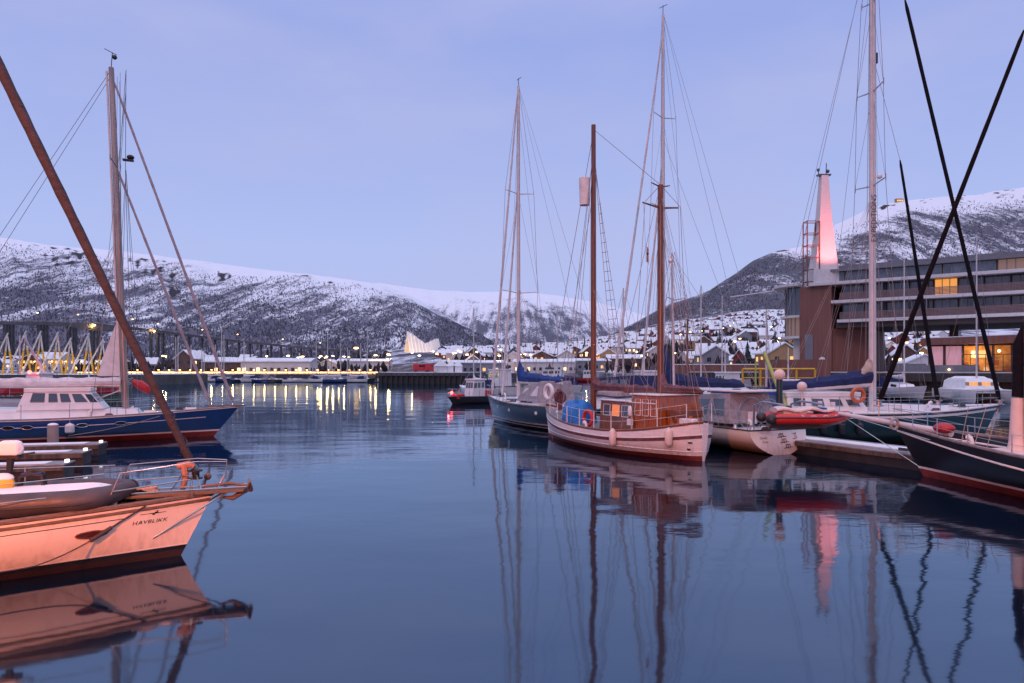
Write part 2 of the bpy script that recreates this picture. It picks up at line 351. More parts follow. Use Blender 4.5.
mountain('mountain', 'steep snowy wooded mountain behind the hotel', [(540, 375), (590, 345), (618, 331), (640, 320), (667, 305), (690, 298), (708, 291), (733, 275), (753, 261), (774, 251), (800, 247), (820, 233), (833, 226), (868, 209), (900, 201), (941, 197), (978, 194), (1003, 190), (1024, 187), (1100, 178), (1300, 170), (1500, 190)],
         1250, 2600, 10, [(0, 0), (0.3, 0.33), (0.7, 0.74), (1, 1)], mtr,
         lambda px, t: interp([(0, .85), (.4, .66), (.62, .56), (.8, .25), (.9, -.1), (1, -.5)], t) + (max(0, min(1, (815 - px) / 60)) * max(0, t - .5) * 2.2), rk_right, 3.3, 16)

lm = terrain_mat('town ground', (0.075, 0.07, 0.085), (0.70, 0.71, 0.77), 0.02)
def land():
    q = MB(); vs, fs, cv = [], [], []; cols, rows = 150, 60
    for i in range(cols + 1):
        px = lerp(-420, 1500, i / cols); Ys = shore(px)
        col = [((px - CX) / F * Ys, Ys, -1.0)]
        for j in range(rows + 1):
            Y = Ys + (1750 - Ys) * (j / rows) ** 1.6
            col.append(((px - CX) / F * Y, Y, land_z(px, Y)))
        vs += col; cv += [(0.62 + 0.3 * noise.noise(Vector((p[0] * .01, p[1] * .01, 0))), 0, 0, 1) for p in col]
    n = rows + 2
    for i in range(cols):
        for j in range(n - 1): fs.append((i * n + j, (i + 1) * n + j, (i + 1) * n + j + 1, i * n + j + 1))
    q.add(vs, fs); me = q.mesh('town_ground', lm); ca = me.color_attributes.new('cover', 'FLOAT_COLOR', 'POINT')
    for k, c in enumerate(cv): ca.data[k].color = c
    o = bpy.data.objects.new('terrain', me); COL.objects.link(o); tag(o, 'snow covered ground under the town and along the shore', 'terrain', kind='structure')
land()

# ---- birch wood on the slopes: one mass nobody could count
mat('bare birch', (0.12, 0.116, 0.142), 0.95, var=0.3, vscale=0.02, spec=0.1)
def forest(label, nm, count, t0, t1, hmin, hmax, pxr):
    z_at, Yb, Yr, p0, p1, cover = SURF[label]; q = MB()
    vs, fs = [], []; k = 0; tries = 0
    while k < count and tries < count * 6:
        tries += 1
        px = R.uniform(*pxr); t = t0 + (t1 - t0) * R.random() ** 1.3
        cl = noise.noise(Vector((px * 0.05, t * 8, 2.2)))
        if R.random() > cover(px, t) + 0.5 * cl: continue
        Y = lerp(Yb, Yr, t); x = (px - CX) / F * Y; z = z_at(px, t) - 1; h = R.uniform(hmin, hmax); r = h * R.uniform(.14, .24); a = R.random() * 6
        o = len(vs)
        for i in range(3): vs.append((x + r * math.cos(a + i * 2.1), Y + r * math.sin(a + i * 2.1), z + h * 0.35))
        vs.append((x, Y, z + h)); vs.append((x, Y, z))
        fs += [(o, o + 1, o + 3), (o + 1, o + 2, o + 3), (o + 2, o, o + 3), (o + 1, o, o + 4), (o + 2, o + 1, o + 4), (o, o + 2, o + 4)]
        k += 1
    q.add(vs, fs); o = q.build('birch_forest', 'bare birch', smooth=False)
    tag(o, nm, 'forest', kind='stuff')
forest('steep snowy wooded mountain behind the hotel', 'bare birch wood on the slope behind the hotel', 17000, 0.0, 0.9, 4.5, 8, (560, 1120))
forest('long flat-topped snowy mountain behind the bridge', 'bare birch wood on the slope behind the bridge', 18000, 0.0, 0.68, 5, 9, (-60, 500))
# ================================================================ BOATS
def z1_(spr, top): return spr[-1][0] if spr else top * .6
class Boat:
    """local frame: x from the stern waterline to the bow, y to port, z up from the water"""
    def __init__(s, name, label, cat, bow, stern, beam, sh=(1.2, 0.9, 1.0), bs=0.7, tm=0.42, bow_oh=0.8, stern_oh=0.4, draft=0.5, group=None, pw=2.2, nb=1.35, nm=3.2, pa=1.0):
        s.pa = pa
        s.bow, s.stern = Vector((bow[0], bow[1], 0)), Vector((stern[0], stern[1], 0))
        d = s.bow - s.stern; s.L = d.length; s.rz = math.atan2(d.y, d.x); s.u = d.normalized(); s.n = Vector((-s.u.y, s.u.x, 0))
        s.beam, s.sh, s.bs, s.tm, s.bo, s.so, s.dr, s.pw, s.nb, s.nm = beam, sh, bs, tm, bow_oh, stern_oh, draft, pw, nb, nm
        s.o = empty(name, s.stern, s.rz, label, cat, group)
    def sheer(s, t):
        b, m, st = s.sh; k = 0.4
        return lerp(m, b, ((t - k) / (1 - k)) ** 2) if t > k else lerp(m, st, ((k - t) / k) ** 2)
    def half(s, t):
        if t < s.tm: f = s.bs + (1 - s.bs) * max(0.0, math.sin(math.pi / 2 * t / s.tm)) ** s.pa
        else: f = 1 - ((t - s.tm) / (1 - s.tm)) ** s.pw
        return s.beam / 2 * max(f, 0.0)
    def P(s, t, z, side=1, off=0.0):
        sh = s.sheer(t); q = max(0.0, min(1.0, (z + s.dr) / (sh + s.dr))); n = lerp(s.nm, s.nb, max(0, (t - 0.35) / 0.65))
        if t < 0.3: n = lerp(lerp(s.nm, 2.0, 1 - s.bs), s.nm, t / 0.3)
        y = s.half(t) * (1 - (1 - q) ** n)
        zf = z / max(sh, 0.01)
        x = s.L * t + s.bo * zf * max(0, t) ** 6 - s.so * zf * (1 - t) ** 4
        return Vector((x, side * (y + off), z))
    def w(s, p): return s.stern + s.u * p[0] + s.n * p[1] + Vector((0, 0, p[2]))
    def loc(s, wp):
        d = Vector(wp) - s.stern; return Vector((d.x * s.u.x + d.y * s.u.y, d.x * s.n.x + d.y * s.n.y, wp[2]))
    def px(s, p): q = s.w(p); return CX + F * q.x / q.y
    def xc(s, px, y=0.0):                     # local x on the line y=const that shows in column px
        k = (px - CX) / F; a = s.stern + s.n * y
        return (k * a.y - a.x) / (s.u.x - k * s.u.y)
    def z(s, x, y, py): q = s.w((x, y, 0)); return CH + (HZ - py) / F * q.y
    def tpx(s, px, side, zf=0.9):
        best = min((abs(s.px(s.P(i / 400, s.sheer(i / 400) * zf, side)) - px), i / 400) for i in range(401)); return best[1]
    def strip(s, name, m, z0, z1, rows=4, off=0.0, t0=0.0, t1=1.0, nt_=48, parent=None):
        q = MB()
        for side in (1, -1):
            vs = []
            for i in range(nt_ + 1):
                t = lerp(t0, t1, i / nt_); sh = s.sheer(t)
                a = z0(t, sh) if callable(z0) else z0; b = z1(t, sh) if callable(z1) else z1
                for j in range(rows + 1): vs.append(s.P(t, lerp(a, b, j / rows), side, off))
            n = rows + 1; fs = []
            for i in range(nt_):
                for j in range(rows):
                    f = (i * n + j, (i + 1) * n + j, (i + 1) * n + j + 1, i * n + j + 1)
                    fs.append(f if side < 0 else f[::-1])
            q.add(vs, fs)
        return q.build(name, m, parent or s.o)
    def transom(s, m, z0=-0.35, inset=0.0, parent=None, name='transom'):
        q = MB(); sh = s.sheer(0); n = 10
        pr = [s.P(0, lerp(z0, sh, j / n), 1) for j in range(n + 1)]; sb = [s.P(0, lerp(z0, sh, j / n), -1) for j in range(n + 1)]
        vs = pr + sb; fs = [(j, j + 1, n + 1 + j + 1, n + 1 + j) for j in range(n)]
        q.add(vs, fs); return q.build(name, m, parent or s.o)
    def deck(s, m, drop=0.06, camber=0.05, name='deck'):
        q = MB(); vs, fs = [], []; K = 40
        for i in range(K + 1):
            t = i / K; z = s.sheer(t) - drop; h = s.P(t, z, 1)
            vs += [(h.x, h.y * 0.985, z), (h.x, h.y * .5, z + camber * .8), (h.x, 0, z + camber), (h.x, -h.y * .5, z + camber * .8), (h.x, -h.y * 0.985, z)]
        for i in range(K):
            for j in range(4): fs.append((i * 5 + j, i * 5 + j + 1, (i + 1) * 5 + j + 1, (i + 1) * 5 + j))
        q.add(vs, fs); return q.build(name, m, s.o)
    def rail(s, name, m, r=0.03, dz=0.0, t0=0.0, t1=1.0, flat=1.0, off=0.0, zf=None):
        q = MB()
        for side in (1, -1):
            pts = []
            for i in range(41):
                t = lerp(t0, t1, i / 40); p = s.P(t, s.sheer(t) if zf is None else zf(t, s.sheer(t)), side, off); pts.append((p.x, p.y, p.z + dz))
            q.path(pts, r, 6, True, flat)
        if zf is None and s.bs > 0.2 and t0 == 0.0:
            a, b = s.P(0, s.sheer(0), 1), s.P(0, s.sheer(0), -1); q.tube((a.x, a.y, a.z + dz), (b.x, b.y, b.z + dz), r)
        return q.build(name, m, s.o)
    def guard(s, h, ts, wires=(1.0, 0.5), m='steel', r=0.013, name='guard_rail', bow_close=True):
        q = MB()
        for side in (1, -1):
            for wf in wires:
                pts = [s.P(t, s.sheer(t), side) * 1.0 + Vector((0, -side * 0.06, h * wf)) for t in ts]; q.path(pts, 0.006, 4)
        if bow_close:
            t = ts[-1]
            for wf in wires:
                a = s.P(t, s.sheer(t), 1) + Vector((0, -.06, h * wf)); b = s.P(t, s.sheer(t), -1) + Vector((0, .06, h * wf))
                nose = s.P(1, s.sheer(1), 1) + Vector((0.05, 0, h * wf))
                q.path([a, lerp(a, nose, .75) + Vector((0, .06, 0)), nose, lerp(b, nose, .75) - Vector((0, .06, 0)), b], r, 5)
        g = q.build(name, m, s.o)
        for side in (1, -1):
            for t in ts:
                p = s.P(t, s.sheer(t) - 0.05, side) + Vector((0, -side * 0.06, 0)); st = MB(); st.tube(p, p + Vector((0, 0, h + 0.06)), r * 1.1, n=5); st.build('stanchion', m, g)
        return g
    # ---- rig
    def mast(s, x, z0, top, r, m, r1=None, rake=0.0, name='mast'):
        q = MB(); K = 6
        q.path([(x - rake * k / K, 0, lerp(z0, top, k / K)) for k in range(K + 1)], [lerp(r, r1 or r * .7, (k / K) ** 1.5) for k in range(K + 1)], 10)
        return q.build(name, m, s.o)
    def spreader(s, x, z, hw, m='alloy', sweep=0.15, tip=True, r=0.03):
        for sd in (1, -1):
            q = MB(); q.path([(x, 0, z), (x - sweep, sd * hw, z + 0.12)], [r * 1.3, r * .8], 6)
            if tip: q.tube((x - sweep, sd * hw, z - .05), (x - sweep, sd * hw, z + .28), .02, n=5)
            q.build('spreader', m, s.o)
    def stay(s, a, b, r=0.011, m='wire', name='stay', sag=0.0, n=4):
        a, b = Vector(a), Vector(b); q = MB()
        if sag: q.path([lerp(a, b, k / 8) - Vector((0, 0, sag * 4 * (k / 8) * (1 - k / 8))) for k in range(9)], r, n)
        else: q.tube(a, b, r, n=n)
        return q.build(name, m, s.o)
    def furl(s, a, b, r0, r1, m, name='furled_sail', wob=0.12, n=10):
        a, b = Vector(a), Vector(b); K = 44; pts, rs = [], []
        for k in range(K + 1):
            f = k / K; pts.append(lerp(a, b, f)); w = 1 + wob * math.sin(k * 1.9) * R.uniform(.4, 1)
            rs.append(lerp(r0, r1, f) * w * (0.45 if k in (0, K) else 1))
        q = MB(); q.path(pts, rs, n); return q.build(name, m, s.o)
    def shrouds(s, x, top, spr, t_off=0.15, hw=None):
        """cap shrouds over the spreader tips plus lowers, both sides"""
        t = max(0.02, min(.98, x / s.L)); 
        for sd in (1, -1):
            c = s.P(t, s.sheer(t), sd); pts = [c] + [Vector((x - .15, sd * hw_, z + .12)) for z, hw_ in spr] + [Vector((x, 0, top))]
            q = MB(); q.path(pts, 0.014, 4, True); q.build('shroud', 'wire', s.o)
            s.stay(s.P(max(.02, min(.98, (x - 1.3) / s.L)), s.sheer(t), sd), (x, 0, lerp(z1_(spr, top), top, .8)), .010, name='shroud')
            z1 = spr[0][0] if spr else top * .6
            for dx in (.5, -.6):
                c2 = s.P(max(.02, min(.98, (x + dx) / s.L)), s.sheer(t), sd); s.stay(c2, (x, 0, z1 - .1), name='shroud')
            for (za, ha), (zb, hb) in zip(spr, spr[1:]): s.stay((x - .15, sd * ha, za + .12), (x, 0, zb - .1), .009, name='shroud')
    def sail_on_boom(s, x, zb, length, h0, h1, m, boom_m='alloy', dirn=-1, name='sail_cover', rise=0.0, hump=0.0, r=0.09, w=0.17):
        q = MB(); q.tube((x, 0, zb), (x + dirn * length, 0, zb + rise), r, r * .85, 10); q.build('boom', boom_m, s.o)
        K = 22; rings = []
        for k in range(K + 1):
            f = k / K; xx = x + dirn * (0.02 + f * (length * .97)); z0 = zb + rise * f + r * .6
            hh = lerp(h0, h1, f ** .55) + hump * math.exp(-(f / .07) ** 2) + 0.03 * math.sin(k * 1.7); ww = w * (1 - .35 * f) * (1 + .15 * math.sin(k * 2.3))
            if k == K: hh *= .5; ww *= .4
            rings.append([(xx + dirn * 0, ww * math.sin(a) * (1 if math.cos(a) < .2 else .62), z0 + hh * .5 - hh * .5 * math.cos(a) * -1 if False else z0 + hh * (.5 + .5 * math.cos(a)) - .06 * (math.cos(a) < -.5)) for a in [2 * math.pi * j / 12 for j in range(12)]])
        q = MB(); q.loft(rings); return q.build(name, m, s.o)
    def cabin(s, x0, x1, w0, w1, z0, h0, h1, m='white paint', name='cabin', slope_f=0.35, slope_b=0.1, tum=0.88, roof=None, top_m='white paint', parent=None, bev=0.03):
        """trunk or wheelhouse: x0 aft, x1 forward; w half-widths aft/fwd; h heights aft/fwd"""
        q = MB(); K = 10
        vs = [(x0, -w0, z0), (x1, -w1, z0), (x1, w1, z0), (x0, w0, z0)]
        tp = [(x0 + slope_b * h0, -w0 * tum, z0 + h0), (x1 - slope_f * h1, -w1 * tum, z0 + h1), (x1 - slope_f * h1, w1 * tum, z0 + h1), (x0 + slope_b * h0, w0 * tum, z0 + h0)]
        q.add(vs + tp, [(3, 2, 1, 0), (4, 5, 6, 7), (0, 1, 5, 4), (1, 2, 6, 5), (2, 3, 7, 6), (3, 0, 4, 7)])
        o = q.build(name, m, parent or s.o, bevel=bev)
        if roof is not None:
            q = MB(); ov = roof
            q.poly([(tp[0][0] - ov, -w0 * tum - ov), (tp[1][0] + ov, -w1 * tum - ov), (tp[1][0] + ov, w1 * tum + ov), (tp[0][0] - ov, w0 * tum + ov)], min(z0 + h0, z0 + h1) + .002, z0 + max(h0, h1) + .07)
            q.build('roof', top_m, parent or s.o, bevel=.025)
        s._cab = (x0, x1, w0, w1, z0, h0, h1, slope_f, slope_b, tum)
        return o
    def cabwin(s, f0, f1, g0, g1, sides=(1, -1), m='dark glass', frame=None, name='window', skew=0.0, parent=None):
        """pane on the side of the last cabin between fractions f along and g up"""
        x0, x1, w0, w1, z0, h0, h1, sf, sb, tum = s._cab
        for sd in sides:
            def pt(f, g, o):
                a = Vector((lerp(x0, x1, f), lerp(w0, w1, f), z0)); xt0, xt1 = x0 + sb * h0, x1 - sf * h1
                b = Vector((lerp(xt0, xt1, f), lerp(w0, w1, f) * tum, z0 + lerp(h0, h1, f))); c = lerp(a, b, g); c.y = sd * (c.y + o); return c
            q = MB(); A, B = pt(f0, g0, .012), pt(f1, g0, .012); C_, D = pt(f1 - skew, g1, .012), pt(f0 + skew * (skew < 0) * 0, g1, .012)
            q.loft([[A, B, C_, D], [pt(f0, g0, -.02), pt(f1, g0, -.02), pt(f1 - skew, g1, -.02), pt(f0, g1, -.02)]]); q.build(name, m, parent or s.o, False)
            if frame:
                q = MB(); q.path([A, B, C_, D, A], 0.018, 5); q.build('window_frame', frame, parent or s.o)
    def cabfront(s, m='dark glass', g0=.45, g1=.9, n=3, parent=None):
        x0, x1, w0, w1, z0, h0, h1, sf, sb, tum = s._cab
        for k in range(n):
            y0, y1 = lerp(-.9, .9, (k + .06) / n), lerp(-.9, .9, (k + .94) / n)
            def pt(y, g, o): return (x1 - sf * h1 * g + o, y * w1 * lerp(1, tum, g), z0 + h1 * g)
            q = MB(); q.loft([[pt(y0, g0, .012), pt(y1, g0, .012), pt(y1, g1, .012), pt(y0, g1, .012)], [pt(y0, g0, -.02), pt(y1, g0, -.02), pt(y1, g1, -.02), pt(y0, g1, -.02)]]); q.build('window', m, parent or s.o, False)
    def portlight(s, t, zf, side, a=.2, b=.06, m='dark glass', rim='steel', name='portlight'):
        z = s.sheer(t) * zf; c = s.P(t, z, side); ring, rg2 = [], []
        for j in range(16):
            an = 2 * math.pi * j / 16; tt = t + a * math.cos(an) / s.L
            ring.append(s.P(tt, z + b * math.sin(an), side, .008)); rg2.append(s.P(tt, z + b * math.sin(an), side, -.03))
        q = MB(); q.loft([rg2, ring]); o = q.build(name, m, s.o)
        q = MB(); q.path(ring + [ring[0]], .012, 5); q.build('rim', rim, o); return o
    def fender(s, t, zf, side, r=.13, h=.6, m='pink fender', label='fender'):
        p = s.P(t, s.sheer(t) * zf, side, r * .9); q = MB(); prof = [(0.02, h * .56), (.04, h * .52), (r * .6, h * .46), (r, h * .33), (r, -h * .3), (r * .7, -h * .44), (.03, -h * .5)]
        q.loft([[(p.x + rr * math.cos(a), p.y + rr * math.sin(a), p.z + zz) for a in [2 * math.pi * j / 12 for j in range(12)]] for rr, zz in prof])
        f = q.build('fender', m, s.o); top = s.P(t, s.sheer(t), side, .01)
        q = MB(); q.path([(p.x, p.y, p.z + h * .5), top], .01, 5); q.build('lanyard', 'rope', f); return f
def halyards(b, x, top, n=3, r0=.16, m='wire'):
    for k in range(n):
        a = 1.1 + k * 2.0; dx, dy = r0 * math.cos(a), r0 * math.sin(a); b.stay((x + dx * .5, dy * .5, top - .15 - .25 * k), (x + dx * 1.5, dy * 1.5, 1.7), .008, m, 'halyard')
def lazyjacks(b, x, zb, length, ztop):
    for sd in (1, -1):
        for f in (.3, .6, .9): b.stay((x - .1, sd * .06, ztop), (x - length * f, sd * .12, zb + .15), .006, 'rope', 'lazy_jack')
def deck_gear(b, spots, z_off=-.02):
    for k, (t, yf) in enumerate(spots):
        z = b.sheer(t) + z_off; y = b.half(t) * yf; x = b.L * t; q = MB()
        if k % 4 == 0:
            q.loft([[(x + r_ * math.cos(a), y + r_ * math.sin(a), z + zz) for a in [2 * math.pi * j / 12 for j in range(12)]] for r_, zz in ((.13, 0), (.09, .05), (.075, .16), (.11, .20), (.03, .21))]); q.build('winch', 'steel', b.o)
        elif k % 4 == 1:
            q.path([(x + .2 * math.cos(a * .7) * (1 - a * .008), y + .2 * math.sin(a * .7) * (1 - a * .008), z + .02 + a * .0022) for a in range(54)], .018, 5); q.build('rope_coil', ('rope', 'plum sailcloth', 'dark rope')[k % 3], b.o)
        elif k % 4 == 2:
            q.path([(x, y, z), (x, y, z + .22), (x + .04, y, z + .30), (x + .13, y, z + .31)], [.06, .06, .07, .1], 9); q.build('vent_cowl', 'white paint', b.o)
        else:
            q.box((x, y, z + .06), (.5, .45, .10)); h_ = q.build('hatch', 'white paint', b.o, bevel=.02); q = MB(); q.box((x, y, z + .12), (.4, .35, .02)); q.build('pane', 'dark glass', h_)
def text_mesh(body, size, shear=0.0, spacing=1.0):
    cu = bpy.data.curves.new('lettering', 'FONT'); cu.body = body; cu.size = size; cu.extrude = 0.0; cu.shear = shear; cu.space_character = spacing; cu.align_x = 'CENTER'
    o = bpy.data.objects.new('lettering', cu); COL.objects.link(o); dg = bpy.context.evaluated_depsgraph_get(); dg.update()
    me = bpy.data.meshes.new_from_object(o.evaluated_get(dg)); bpy.data.objects.remove(o); bpy.data.curves.remove(cu); return me
def hull_text(b, body, size, t, z, side, m, spacing=1.0, name='lettering'):
    me = text_mesh(body, size, 0, spacing); d = 1 if side < 0 else -1
    for v in me.vertices:
        tt = t + d * v.co.x / b.L; v.co = b.P(tt, z + v.co.y, side, .006)
    me.materials.clear(); me.materials.append(MATS[m]); o = bpy.data.objects.new(name, me); COL.objects.link(o); o.parent = b.o; return o
def put_text(body, size, M, m, parent, name='lettering', spacing=1.0):
    me = text_mesh(body, size, 0, spacing); me.transform(M); me.materials.clear(); me.materials.append(MATS[m]); o = bpy.data.objects.new(name, me); COL.objects.link(o); o.parent = parent; return o

# ---------------------------------------------------------------- 1. near cream yacht with the brown furled sail
b = Boat('sailing_boat', 'cream-hulled yacht with brown rolled foresail and wooden bow platform, nearest on the left', 'yacht', (-6.25, 12.9), (-16.3, 8.85), 3.2, (1.12, 0.98, 1.0), .75, .45, .55, .3, pw=2.0, nb=1.5)
b.strip('bottom', 'dark antifouling', -.5, .13); b.strip('boot_stripe', 'black hull', .13, .205, 1); b.strip('white_line', 'white paint', .205, .235, 1)
b.strip('topsides', 'cream hull', .235, lambda t, s: s, 8); b.transom('cream hull'); b.deck('weathered deck', .05)
b.strip('cove_line', 'black', lambda t, s: s * .80, lambda t, s: s * .80 + .014, 1, .003, 0, .90)
b.rail('toe_rail', 'teak', .045, .02, flat=.8); b.rail('rubbing_strake', 'teak', .03, 0, zf=lambda t, s: s - .09)
tt = b.tpx(92, -1, .7); b.portlight(tt, .62, -1, .21, .06, 'portlight glass', 'mahogany'); b.portlight(tt - .3, .6, -1, .27, .075, 'dark glass', 'mahogany'); b.portlight(tt, .62, 1, .27, .075, 'dark glass', 'mahogany')
tt = b.tpx(152.5, -1, .75); hull_text(b, 'HAVBLIKK', .098, tt, .72, -1, 'black', 1.08)
q = MB()
for k, (dx, dz, l, h) in enumerate(((0, .0, .46, .010), (0.05, .012, .05, .028), (.02, .0, .14, .016), (.07, .03, .03, .025), (.02, -.022, .05, .022))):
    z = .90 + dz; ts = [tt + (dx - l / 2) * .75 / b.L, tt + (dx + l / 2) * .75 / b.L]
    q.add([b.P(ts[0], z - h / 2, -1, .006), b.P(ts[1], z - h / 2, -1, .006), b.P(ts[1], z + h / 2, -1, .006), b.P(ts[0], z + h / 2, -1, .006)], [(0, 1, 2, 3)])
q.build('emblem', 'black', b.o, False)
b.cabin(1.5, 7.0, 1.05, .75, .95, .42, .28, 'cream hull', 'cabin_trunk', .8)
b.cabwin(.15, .45, .25, .75); b.cabwin(.55, .85, .25, .75)
# bow platform, roller and anchor
tip = b.loc(at(246, 489, 13.9)); rootp = Vector((b.L + .1, 0, 1.14))
q = MB(); q.poly([(rootp.x - 1.0, -.2), (tip.x - .05, -.17), (tip.x + .02, 0), (tip.x - .05, .17), (rootp.x - 1.0, .2)], 1.15, 1.21); plat = q.build('bow_platform', 'teak', b.o, bevel=.01)
q = MB()
for sd in (-.18, .18): q.path([(rootp.x - .9, sd * 1.2, 1.25), (tip.x, sd, 1.25)], .016, 6)
q.path([(tip.x, -.18, 1.25), (tip.x + .1, 0, 1.25), (tip.x, .18, 1.25)], .016, 6); q.build('platform_edge', 'steel', plat)
q = MB(); q.path([(tip.x - .75, 0, 1.28), (tip.x - .3, 0, 1.31), (tip.x + .05, 0, 1.24)], [.03, .035, .03], 8)
q.path([(tip.x + .05, -.2, 1.34), (tip.x + .08, 0, 1.16), (tip.x + .05, .2, 1.34)], [.02, .05, .02], 6); q.path([(tip.x + .07, 0, 1.2), (tip.x - .25, 0, 1.02), (tip.x - .5, 0, 1.06)], [.05, .05, .015], 6); q.build('anchor', 'teak', b.o)
q = MB(); rr = [(rootp.x - .7 + .22 * math.cos(a * .8) * (1 + .1 * math.sin(a * 3)), .12 * math.sin(a * .8), 1.25 + .012 * a % .09) for a in range(40)]; q.path(rr, .022, 6); q.build('rope_coil', 'rope', b.o)
for sd in (.12, -.12):
    b.stay((tip.x - .35, sd, 1.16), b.P(.945, .42, 1 if sd > 0 else -1, .0), .018, 'steel', 'platform_strut')
# furled brown genoa on its drum
fa = b.loc(at(193.5, 467, 13.55)); fb_w = at(0, 68, 12.2); fb = b.loc(fb_w); dv = fb - fa
base = Vector((b.L + .35, 0, 1.22))
b.stay(base, fa, .014, 'steel', 'forestay')
q = MB(); c = lerp(base, fa, .72); q.loft([[(c.x + rr * math.cos(a), c.y + rr * math.sin(a), c.z + zz) for a in [2 * math.pi * j / 14 for j in range(14)]] for rr, zz in ((.03, -.12), (.13, -.11), (.13, -.085), (.07, -.075), (.07, .03), (.13, .04), (.13, .065), (.04, .09))]); q.build('furling_drum', 'black', b.o)
b.furl(lerp(base, fa, .95), fa + dv * 1.3, .072, .098, 'brown sailcloth', wob=.08)
q = MB(); K = 60; q.path([fa + dv * (f * .45) + Vector((.105 * math.cos(f * 40), .105 * math.sin(f * 40), 0)) for f in [k / K * .4 for k in range(K + 1)]], .011, 5); q.build('sheet', 'dark rope', b.o)
b.stay(fa + dv * .02, b.loc(at(160, 500, 12.6)), .012, 'dark rope', 'sheet', .1)
mx_ = fa + dv * 1.3; b.mast(mx_.x - .1, .9, mx_.z + .3, .1, 'white mast')
# pulpit and guard wires
def near_guard():
    q = MB(); h = .62
    ts = [.45, .60, .74, .87]
    for side in (1, -1):
        for wf in (1., .52):
            q.path([b.P(t, b.sheer(t), side) + Vector((0, -side * .07, h * wf)) for t in ts], .0075, 4)
        p0 = b.P(.87, b.sheer(.87), side) + Vector((0, -side * .07, 0)); p1 = Vector((b.L + .75, side * .14, 1.2))
        q.path([p0, p0 + Vector((.25, 0, .62)), lerp(p0, p1, .75) + Vector((0, 0, .62)), p1 + Vector((.05, 0, .55)), p1 + Vector((.02, 0, .28)), p1 - Vector((.2, 0, .1))], .010, 6)
        q.path([p0 + Vector((.12, 0, .3)), lerp(p0, p1, .7) + Vector((0, 0, .3)), lerp(p0, p1, .7) + Vector((0, 0, -.0))], .012, 6)
    g = q.build('pulpit', 'steel', b.o)
    for side in (1, -1):
        for t in ts[:-1]:
            p = b.P(t, b.sheer(t), side) + Vector((0, -side * .07, 0)); q = MB(); q.tube(p, p + Vector((0, 0, .64)), .013, n=6); q.build('stanchion', 'steel', g)
near_guard()
pk = b.P(.87, b.sheer(.87), -1); q = MB(); rr = []
c = b.loc(at(184, 466, 13.3)); 
q.path([c + Vector((.0, 0, .02)), c + Vector((.03, -.03, -.2)), c + Vector((-.02, -.02, -.45)), c + Vector((.0, 0, -.5))], [.065, .06, .05, .02], 8); q.path([c + Vector((-.12, .02, .0)), c + Vector((.1, 0, .03)), c + Vector((.18, .0, -.02))], [.06, .07, .05], 8); q.build('lifebelt_bag', 'faded orange', b.o)
c = b.loc(at(206, 478, 13.75)); q = MB(); q.tube(c - Vector((.05, 0, .2)), c, .02); q.ball(c + Vector((.03, 0, .03)), .075, 10, 6); q.build('navigation_light', 'mahogany', b.o)
# mooring line with chafe guard
fl = b.P(b.tpx(146, -1, 1.0), b.sheer(.85), -1, .03); e1 = b.loc(at(90, 541, 11.75)); e2 = b.loc(at(35, 566, 11.0)); e3 = b.loc(at(-60, 578, 10.2))
b.stay(fl, e1, .016, 'dark rope', 'mooring_line'); b.stay(lerp(fl, e1, .62), lerp(fl, e1, 1.0), .035, 'dark rope', 'chafe_guard', n=8)
b.stay(e1, e2, .012, 'dark rope', 'mooring_line', .03); b.stay(e2, e3, .012, 'dark rope', 'mooring_line', .03)
q = MB(); c = b.loc(at(140, 496, 12.9)); q.path([c + Vector((-.25, 0, 0)), c + Vector((0, .1, .06)), c + Vector((.25, -.05, .03))], [.06, .09, .05], 7); q.path([c + Vector((-.35, .2, -.02)), c + Vector((-.05, .22, .05)), c + Vector((.2, .2, 0))], [.05, .07, .04], 7); q.build('windlass', 'black', b.o)
B1 = b
deck_gear(b, ((.80, .5), (.78, -.5), (.70, .6), (.86, .0), (.72, -.75), (.91, .35), (.9, -.4)), -.04)
# upturned tender lying on her deck
def tender():
    o1, o2 = b.loc(at(-45, 497, 11.2)), b.loc(at(126, 499, 12.6))
    o = empty('inflatable_dinghy', b.w((o1.x, 0, 1.06)), b.rz, 'upturned grey inflatable dinghy with snow on its bottom lying on the cream yacht', 'dinghy')
    Lg = o2.x - o1.x + .1; K = 26; rows = []
    def prof(f): return max(.05, (1 - max(0, (f - .62) / .38) ** 2.4)) 
    q = MB(); hull, tube_ = [], []
    for k in range(K + 1):
        f = k / K; w_ = .72 * prof(f) ; h = .38 * (1 - max(0, (f - .7) / .3) ** 2 * .55)
        hull.append([(f * Lg, w_ * math.sin(a) * .92, .20 + (h - .2) * max(0, math.cos(a)) ** .7) for a in [lerp(-math.pi / 2, math.pi / 2, j / 14) for j in range(15)]])
    q.loft(hull, False, False); q.build('bottom', 'snow', o)
    for sd in (1, -1):
        q = MB(); q.path([(k / K * Lg, sd * .70 * prof(k / K), .19 + .10 * max(0, (k / K - .7) / .3) ** 2) for k in range(K + 1)], [.2 * (1 - .35 * max(0, (k / K - .8) / .2)) for k in range(K + 1)], 12); t_ = q.build('tube', 'tender rubber', o)
        q = MB(); q.path([(k / K * Lg, sd * (.70 * prof(k / K) + .195), .17 + .1 * max(0, (k / K - .7) / .3) ** 2) for k in range(K)], .025, 6); q.build('rubbing_strake', 'dark rubber', t_)
        q = MB(); q.path([(k / K * Lg, sd * (.70 * prof(k / K) + .175), .25 + .1 * max(0, (k / K - .7) / .3) ** 2 - .02 * math.sin(k * .8) ** 2) for k in range(K - 1)], .011, 5); q.build('grab_line', 'rope', t_)
    return o
tender()
